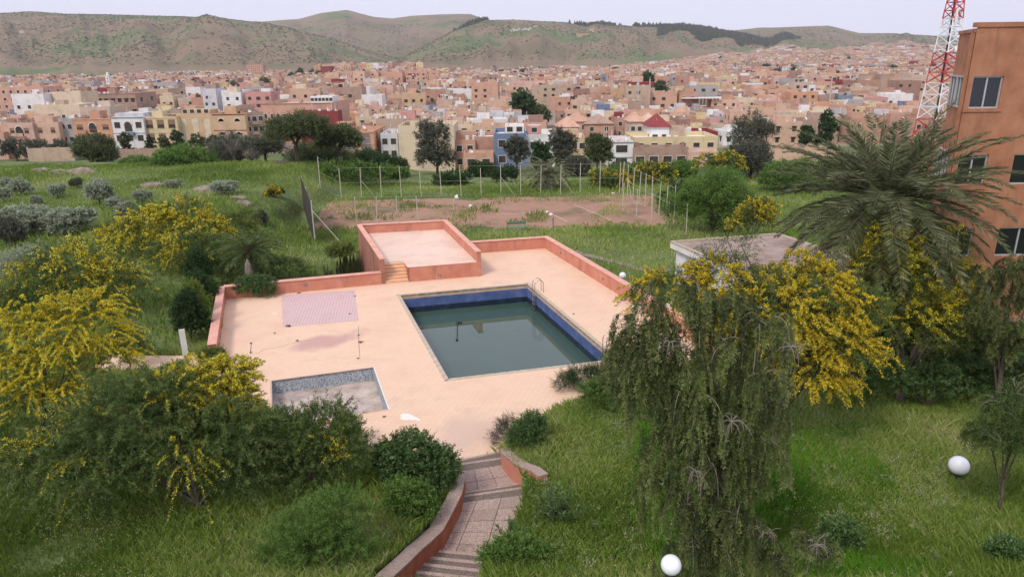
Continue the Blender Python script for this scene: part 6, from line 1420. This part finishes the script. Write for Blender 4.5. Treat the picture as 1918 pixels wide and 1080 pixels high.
# windows as quads standing proud of the front
wv = []; 
for i in range(N):
    x, y, w_, d = A[i]; k = max(2, int(w_ / 3.6)); c_, s_ = math.cos(rz[i]), math.sin(rz[i])
    for f in range(int(max(1, H[i] // 3))):
        if f < H[i] // 3 - 2: continue
        for j in range(k):
            if R.random() < .3: continue
            lx = -w_ / 2 + w_ * (j + .5) / k + R.normal() * .2; ly = -d / 2 - .06; z = Z[i] + f * 3 + 1.0; hw = R.uniform(.5, .9)
            for q, zz in ((-hw, 0), (hw, 0), (hw, 1.3), (-hw, 1.3)): wv.append((x + (lx + q) * c_ - ly * s_, y + (lx + q) * s_ + ly * c_, z + zz))
wv = np.array(wv); nw = len(wv) // 4
kc = 2 * N; ic = R.integers(0, N, kc); qx = A[ic, 0] + R.uniform(-.42, .42, kc) * A[ic, 2]; qy = A[ic, 1] + R.uniform(-.42, .42, kc) * A[ic, 3]
V4, F4 = boxes(qx, qy, R.uniform(.5, 2.2, kc), R.uniform(.5, 2, kc), Z[ic] + H[ic] + 4, Z[ic] + H[ic] + R.uniform(1.0, 2.2, kc), rz[ic], .02); m4 = np.repeat(R.choice([len(wn_) + 4, len(wn_) + 1, 7, 15, len(wn_) + 5], kc)[:, None], 13, 1).ravel()
V = np.concatenate([V1, V2, wv, V4]); Fq = np.concatenate([F1, F2 + len(V1), np.arange(nw * 4).reshape(nw, 4) + len(V1) + len(V2), F4 + len(V1) + len(V2) + len(wv)])
mi = np.concatenate([mi, m2.ravel(), np.full(nw, len(wn_) + 5), m4])
ft = link('distant_town', fastmesh('distant_town', V, Fq, mi=mi), [HM[k] for k in wn_] + HR + [M['win']]); tag(ft, 'dense far mass of small pink and tan flat roofed houses climbing to the hills', 'town', kind='stuff')
print('houses', len(ind), 'far', N, 'park', len(park))

# trees in the town: a few shared crowns, many copies
tp = []
for k in range(4):
    rg = np.random.default_rng(500 + k); t = empty('town_tree', (0, 0, 0)); E_ = blob_ells(rg, 3.2, 7, 6, .6, .8); n = 130
    o, nn, _ = ell_points(rg, E_, n, .4, 1, -.6); d = unit(nn + rg.normal(size=(n, 3)) * .5); Ls = np.full(n, 1.0); dr = np.full(n, .1)
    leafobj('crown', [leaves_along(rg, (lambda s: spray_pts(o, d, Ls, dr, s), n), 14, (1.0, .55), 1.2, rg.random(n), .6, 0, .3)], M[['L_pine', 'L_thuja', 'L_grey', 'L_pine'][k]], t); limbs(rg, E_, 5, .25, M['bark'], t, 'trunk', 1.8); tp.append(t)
park.sort(key=lambda c: c[1]); cnt = 0
R.shuffle(park)
usedp = set()
for c in park:
    if cnt > 210: break
    for _ in range(2):
        x = c[0] + R.uniform(-.5, .5) * c[2]; y = c[1] + R.uniform(-5, 5); k = int(R.integers(4)); o = tp[k] if k not in usedp else copy_tree(tp[k]); usedp.add(k)
        o.location = (x, y, gz(x, y) if y < 1150 else float(town_z(x, y))); s = R.uniform(.8, 1.7); o.scale = (s, s, s * R.uniform(.8, 1.4)); o.rotation_euler = (0, 0, R.random() * 6); px = 959 + F * (x / y) / cp
        tag(o, '%s %s tree among the %s houses %s' % ('tall' if s > 1.4 else 'middle-sized' if s > 1.05 else 'small', ['dark', 'deep green', 'greyish', 'dense dark'][k], 'nearer' if y < 450 else 'middle' if y < 750 else 'farthest', 'in the left part of the town' if px < 500 else 'in the centre of the town' if px < 1100 else 'right of the stadium' if px > 1400 else 'around the stadium'), 'tree', 'trees standing among the town houses'); cnt += 1

# cemetery on the rise behind the left of town
n = 1600; gx = []; 
tt = R.uniform(-.50, -.33, n); yy = R.uniform(1150, 1420, n); xx = tt * yy; zz = hills_z(xx, yy); s = R.uniform(.5, 1.4, n)
Vc, Fc = boxes(xx, yy, s * 2, s * 1.2, zz + 3.6, zz + s * 1.1, R.random(n) * 3, 0.01); o = link('cemetery_stones', fastmesh('cemetery_stones', Vc, Fc), M['trimw']); tag(o, 'pale gravestones scattered over a low rise behind the town', 'graves', kind='stuff')

# ------------------------------------------------------------------ hill scrub and woods
def blobs(name, x, y, z, sx, sz, m, label, cat):
    n = len(x); base = np.array([(1, 0, 0), (-.5, .87, 0), (-.5, -.87, 0), (0, 0, 1), (.5, .87, .3), (.5, -.87, .3)]); Fb = np.array([(0, 4, 3), (4, 1, 3), (1, 2, 3), (2, 5, 3), (5, 0, 3), (0, 1, 4), (0, 2, 1), (0, 5, 2)])
    V = base[None] * np.stack([sx, sx, sz], -1)[:, None] * R.uniform(.7, 1.3, (n, 6, 1)); a = R.random(n) * 6.28; c, s = np.cos(a)[:, None], np.sin(a)[:, None]
    X = V[..., 0] * c - V[..., 1] * s; Y_ = V[..., 0] * s + V[..., 1] * c; V = np.stack([X + x[:, None], Y_ + y[:, None], V[..., 2] + z[:, None]], -1).reshape(-1, 3)
    Fs = (Fb[None] + (np.arange(n) * 6)[:, None, None]).reshape(-1, 3); me = fastmesh(name, V, Fs, rnd=np.repeat(R.random(n), 8)); o = link(name, me, M[m]); tag(o, label, cat, kind='stuff'); return o
n = 110000; tt = R.uniform(-.85, .75, n); yy = 1350 + 2400 * R.random(n) ** .8; xx = tt * yy; hz_ = hills_z(xx, yy); y0 = np.interp(tt, [-.9, -.3, 0, .15, .3, .45, .8], [1300, 1400, 1560, 1800, 2250, 2600, 2800])
dn = fbm(xx / 120, yy / 170, 3, 91); keep = (yy > y0 * 1.06) & (dn + R.random(n) * .45 > .66) & (hz_ > 18); xx, yy, hz_ = xx[keep], yy[keep], hz_[keep]; s = R.uniform(1.6, 4.4, len(xx))
blobs('hillside_scrub', xx, yy, hz_ - .5, s, s * .55, 'scrub', 'dark scrub bushes dotted over the hillsides', 'scrub')
n = 9000; px = R.uniform(1235, 1500, n); tt = (px - 959) / F * cp * 1.0; yy = R.uniform(2500, 3400, n); xx = tt * yy; hz_ = hills_z(xx, yy); Rf = np.interp(tt, tF, rF)
u = yy / Rf; keep = (u > .78 + .10 * vn(px / 40, px * 0, 5) + np.clip((px - 1400) / 600, 0, .2)) & (u < 1.03); xx, yy, hz_ = xx[keep], yy[keep], hz_[keep]; s = R.uniform(3.5, 6.5, len(xx))
blobs('pine_forest', xx, yy, hz_ - 1, s, s * 2.0, 'forest', 'dark pine forest on the ridge right of centre', 'forest')
n = 700; px = np.concatenate([R.normal(893, 10, 250), R.normal(1118, 18, 300), R.uniform(1190, 1345, 300)]); tt = (px - 959) / F * cp; Rf = np.interp(tt, tF, rF); yy = Rf * R.uniform(.985, 1.01, len(px)); xx = tt * yy; hz_ = hills_z(xx, yy); s = R.uniform(4, 7, len(px))
blobs('ridge_pines', xx, yy, hz_ - 1, s, s * 2.4, 'forest', 'thin row of dark pines along the ridge skyline', 'forest')
# clumps at the foot of the hills
for i, (pxc, t0, cnt_, rad) in enumerate(((1015, 1500, 90, 30), (835, 1330, 70, 22), (1150, 1500, 50, 35), (425, 1180, 120, 40), (30, 1130, 80, 50), (1420, 1250, 160, 60), (1640, 900, 160, 40), (1480, 1150, 120, 40))):
    tt = (pxc - 959) / F * cp; yy = R.normal(t0, rad, cnt_); xx = tt * t0 + R.normal(0, rad * 1.2, cnt_); hz_ = np.where(yy > 1160, hills_z(xx, yy), ground_z(xx, yy)); s = R.uniform(3, 6, cnt_)
    blobs('distant_grove', xx, yy, hz_, s, s * 2, 'forest', ['dark grove at the foot of the middle hill', 'dark grove behind the salmon apartments', 'scattered grove by the houses under the hill', 'grove left of the salmon building on the rise', 'grove at the far left foot of the hill', 'grove among the houses right of the stadium', 'wide dark grove left of the telecom tower', 'grove on the slope of the far right town'][i], 'grove')
# hillside houses
for px, py, Y, w_, h, col, lb in ((1092, 92, 2300, 42, 7, 'salmon', 'long salmon building high on the middle hillside'), (1108, 90, 2350, 16, 10, 'peach', 'small peach building at the right end of the hillside building'), (1050, 117, 1750, 60, 6, 'pink', 'long pink wall building at the foot of the middle hill'), (47, 92, 2000, 12, 7, 'cream', 'lone cream building on the left hillside'), (478, 140, 1150, 26, 22, 'salmon', 'big plain salmon building on the rise left of centre'), (1385, 118, 1500, 20, 7, 'white', 'lone white building on the right slope')):
    q = atY(px, py, Y); zz = max(float(hills_z(np.array([q[0]]), np.array([Y]))[0]), float(town_z(q[0], Y)))
    house(q[0], Y, w_, 14, h, col, 0, label=lb, z=zz, indiv=False, ndish=0, hut=False, group=None)
# white motto on the hillside (stones laid out as letters)
def motto(txt, px, py, wpx):
    cu = bpy.data.curves.new('motto', 'FONT'); cu.body = txt; cu.align_x = 'CENTER'; cu.extrude = .02; ob_ = bpy.data.objects.new('tmp', cu); C.objects.link(ob_)
    dg = bpy.context.evaluated_depsgraph_get(); me = bpy.data.meshes.new_from_object(ob_.evaluated_get(dg)); bpy.data.objects.remove(ob_)
    if len(me.vertices) < 8: return None
    # ray to the hill
    d = ray(px, py); ys = np.linspace(1500, 3400, 4000); zs = HC + d[2] / d[1] * ys; xs = d[0] / d[1] * ys; hh = hills_z(xs, ys); i = int(np.argmax(zs < hh)); X, Y, Zq = xs[i], ys[i], hh[i]
    co = np.array([v.co[:] for v in me.vertices]); W0 = np.ptp(co[:, 0]); S = wpx * Y / F / W0; co[:, 0] *= S; co[:, 1] *= S * 1.25
    # lay it on the slope: local up axis runs uphill
    e = 25; slope = (hills_z(np.array([X]), np.array([Y + e]))[0] - hills_z(np.array([X]), np.array([Y - e]))[0]) / (2 * e); slope = max(slope, .12); L = math.hypot(1, slope)
    yy = Y + co[:, 1] * (1 / (slope + .0)) * .0 + co[:, 1] / L * 1.0; k_ = 1.0
    # foreshortening: stretch along the slope so that it stands as high as seen
    fore = 1 / max(.15, slope / L); yy = Y + co[:, 1] * fore * .8 / L
    xx = X + co[:, 0]; zz = hills_z(xx, yy) + 2.5 + co[:, 2] * 2
    for v, a, b2, c in zip(me.vertices, xx, yy, zz): v.co = (a, b2, c)
    me.materials.clear(); me.update(); o = link('hill_lettering', me, M['trimw']); tag(o, 'white Arabic lettering laid out on the middle hillside', 'lettering'); return o
o = motto('\uFEDA\uFEE0\uFEE4\uFEDF\uFE8D \uFEE6\uFEC3\uFEEE\uFEDF\uFE8D \uFEEA\uFEE0\uFEDF\uFE8D', 982, 57, 50)
print('lettering', o is not None and len(o.data.vertices))
if o is not None: HL = o

# ------------------------------------------------------------------ grass, flowers, weeds
def grass(name, n, xr_, yr_, h, wd, label, dens=None, seed=1, cat='grass', m='L_grass', patch=4.0):
    rng = np.random.default_rng(seed); y = yr_[0] + (yr_[1] - yr_[0]) * rng.random(n) ** 1.0; hw = y * .80 + 2
    x = rng.uniform(-1, 1, n) * hw
    ok = (x > xr_[0]) & (x < xr_[1]) & ~inside(x, y, DX) & ~inside(x, y, STP) & ~inside(x, y, GATE)
    ok &= ~((x > -20 - 3 * vn(x * 0, y / 2, 3)) & (x < 16.5) & (y > 71 + 2 * vn(x / 2, y * 0, 4)) & (y < 89) & (fbm(x / 3, y / 3, 3, 8) + .22 * rng.random(n) < .74))
    pn = fbm(x / patch, y / patch, 3, 40 + seed)
    ok &= pn + rng.random(n) * .6 > .46
    if dens is not None: ok &= dens(x, y, rng)
    x, y, pn = x[ok], y[ok], pn[ok]; n = len(x); z = ground_z(x, y); z2 = near_z(x, y)
    a = rng.random(n) * 6.28; hh = h * rng.uniform(.5, 1.25, n) * (.15 + 1.75 * pn); wv_ = wd * rng.uniform(.7, 1.3, n); lean = rng.normal(size=(n, 2)) * .32 * hh[:, None]
    V = np.zeros((n, 4, 3)); c, s = np.cos(a) * wv_ / 2, np.sin(a) * wv_ / 2
    V[:, 0] = np.stack([x - c, y - s, z - .04], -1); V[:, 1] = np.stack([x + c, y + s, z - .04], -1)
    V[:, 2] = np.stack([x + c * .7 + lean[:, 0] * .35, y + s * .7 + lean[:, 1] * .35, z + hh * .55], -1); V[:, 3] = np.stack([x + lean[:, 0], y + lean[:, 1], z + hh], -1)
    col = np.clip(fbm(x / (patch * 1.4), y / (patch * 1.4), 4, 70 + seed) * 1.5 - .42 + rng.normal(size=n) * .16, 0, 1)
    me = fastmesh(name, V.reshape(-1, 3), np.arange(n * 4).reshape(n, 4), rnd=col); o = link(name, me, M[m]); tag(o, label, cat, kind='stuff'); return o
grass('meadow_grass', 450000, (-34, 34), (10.5, 34), .30, .017, 'tall green grass on the slope in front of the pool deck', seed=1)
grass('field_grass', 210000, (-75, 75), (33, 110), .42, .07, 'grass of the meadow around the pool and the court', seed=2, patch=8)
def bright(x, y, rng): return ((x > 3.5) & (np.abs(x - 8.0 - (y - 20) * .3) < 4.2) & (y > 13) & (y < 26)) | (rng.random(len(x)) < .03)
M['L_lush'] = leafmat('lush_grass_blades', [(.06, .14, .012), (.09, .20, .018), (.13, .26, .03)], .4)
grass('lush_grass', 160000, (2, 22), (13, 27), .40, .017, 'lush bright green grass right of the weeping tree', bright, 3, m='L_lush')
rng = np.random.default_rng(5); n = 60000; y = rng.uniform(11, 30, n); x = rng.uniform(-.8, .8, n) * y; ok = ~inside(x, y, DX) & ~inside(x, y, STP) & (fbm(x / 3, y / 3, 3, 66) + .2 * rng.random(n) > .56); x, y = x[ok], y[ok]; z = ground_z(x, y) + rng.uniform(.1, .38, len(x))
P = np.stack([x, y, z], -1); n = len(x); D = unit(rdir(rng, n) * [1, 1, .3]); link_ = link('wild_flowers', fastmesh('wild_flowers', cards(P, D, np.full(n, .024), np.full(n, .022), rng), quads(n), rnd=rng.random(n)), M['L_bloom']); tag(link_, 'tiny cream and yellow wild flowers in the long grass', 'flowers', kind='stuff')
rng = np.random.default_rng(15); n = 900; y = rng.uniform(11.5, 33, n); x = rng.uniform(-.8, .8, n) * y; ok = ~inside(x, y, DX) & ~inside(x, y, STP) & ~inside(x, y, GATE) & (fbm(x / 4, y / 4, 3, 86) > .42); x, y = x[ok], y[ok]; n = len(x); z = ground_z(x, y)
ns = 9; o = np.repeat(np.stack([x, y, z], -1), ns, 0) + rng.normal(size=(n * ns, 3)) * [.06, .06, 0]; d = unit(rng.normal(size=(n * ns, 3)) * [.5, .5, .1] + [0, 0, 1]); Ls = np.repeat(rng.uniform(.25, .6, n), ns) * rng.uniform(.6, 1.1, n * ns); sr_ = np.repeat(rng.random(n), ns)
V_, r_ = leaves_along(rng, (lambda s: spray_pts(o, d, Ls, np.full(len(Ls), .4), s), len(Ls)), 16, (.075, .022), 1.0, sr_, .8, .1, .01)
o = link('tall_herbs', fastmesh('tall_herbs', V_, quads(len(V_) // 4), rnd=r_), M['L_herb']); tag(o, 'leafy wild herbs standing above the grass', 'herbs', kind='stuff')
# weeds in the cracks of the floor
def weed(px, py, s, seed, label):
    p = at(px, py, 0); rng = np.random.default_rng(seed); n = 60; s *= .6; o = np.zeros((n, 3)); o[:, :2] = rng.normal(size=(n, 2)) * .05 * s; D = unit(rng.normal(size=(n, 3)) * [1, 1, .5] + [0, 0, .5]); V = cards(o + [0, 0, .01], D, rng.uniform(.05, .16, n) * s, np.full(n, .025 * s), rng)
    ob_ = link('floor_weed', fastmesh('floor_weed', V, quads(n), rnd=rng.random(n)), M['L_rose'], None, p); tag(ob_, label, 'weed', 'weeds growing in the cracks of the deck')
for i, (px, py, s, lb) in enumerate(((541, 611, 1.8, 'largest dry weed at the near left corner of the mauve pavers'), (557, 638, 1.1, 'weed beside the crack above the paddling pool stain'), (515, 624, .9, 'small weed left below the mauve pavers'), (470, 643, .9, 'weed at the top of the angled floor crack'), (470, 660, .8, 'weed at the bottom of the angled floor crack'), (676, 641, 1.4, 'dry weed in the middle of the deck left of the pool'), (671, 671, .9, 'small weed above the paddling pool corner'), (672, 628, .9, 'tiny weed right of the pink stain'), (655, 588, .9, 'weed on the right edge of the mauve pavers'), (665, 555, 1.0, 'weed at the far right corner of the mauve pavers'), (720, 780, .9, 'weed beside the near corner of the paddling pool'), (1074, 588, .9, 'dark bit of weed on the deck right of the pool'), (560, 549, 1.3, 'reddish weed at the foot of the left salmon wall'))):
    weed(px, py, s, 900 + i, lb)
M['crack'] = mat('dark_floor_crack', [(.09, .06, .05)], rough=.95)
for i, (P, lb) in enumerate((([(471, 641), (470, 651), (469, 662)], 'short dark crack in the floor left of the pink stain'), ([(468, 663), (485, 661), (492, 655), (530, 648), (560, 639), (580, 637)], 'long crooked crack crossing the peach floor'), ([(671, 610), (672, 640), (674, 668)], 'fine dark crack running from the mauve pavers to the paddling pool'))):
    b = MB(); Q = [at(*q, 0) for q in P]; V = []; 
    for j, q in enumerate(Q):
        d = Q[min(j + 1, len(Q) - 1)] - Q[max(0, j - 1)]; nrm = np.array([-d[1], d[0], 0]) / np.linalg.norm(d) * (.009 if i else .016); V += [tuple(q - nrm + [0, 0, .005]), tuple(q + nrm + [0, 0, .005])]
    b.add(V, [(2 * j, 2 * j + 2, 2 * j + 3, 2 * j + 1) for j in range(len(Q) - 1)]); o = b.obj('floor_crack', M['crack']); tag(o, lb, 'crack', 'cracks in the deck floor')
# floor drain cover
p = at(516, 586); b = MB(); b.lathe([(0, .03), (.2, .03), (.24, 0)], 14); o = b.obj('drain_cover', M['terrfloor'], None, smooth=False); o.location = p; tag(o, 'small round pale cover on the floor left of the mauve pavers', 'drain cover')

tri = sum((len(me.loops) - 2 * len(me.polygons)) for me in bpy.data.meshes)
print('objects', len(C.objects), 'faces incl copies', tri)
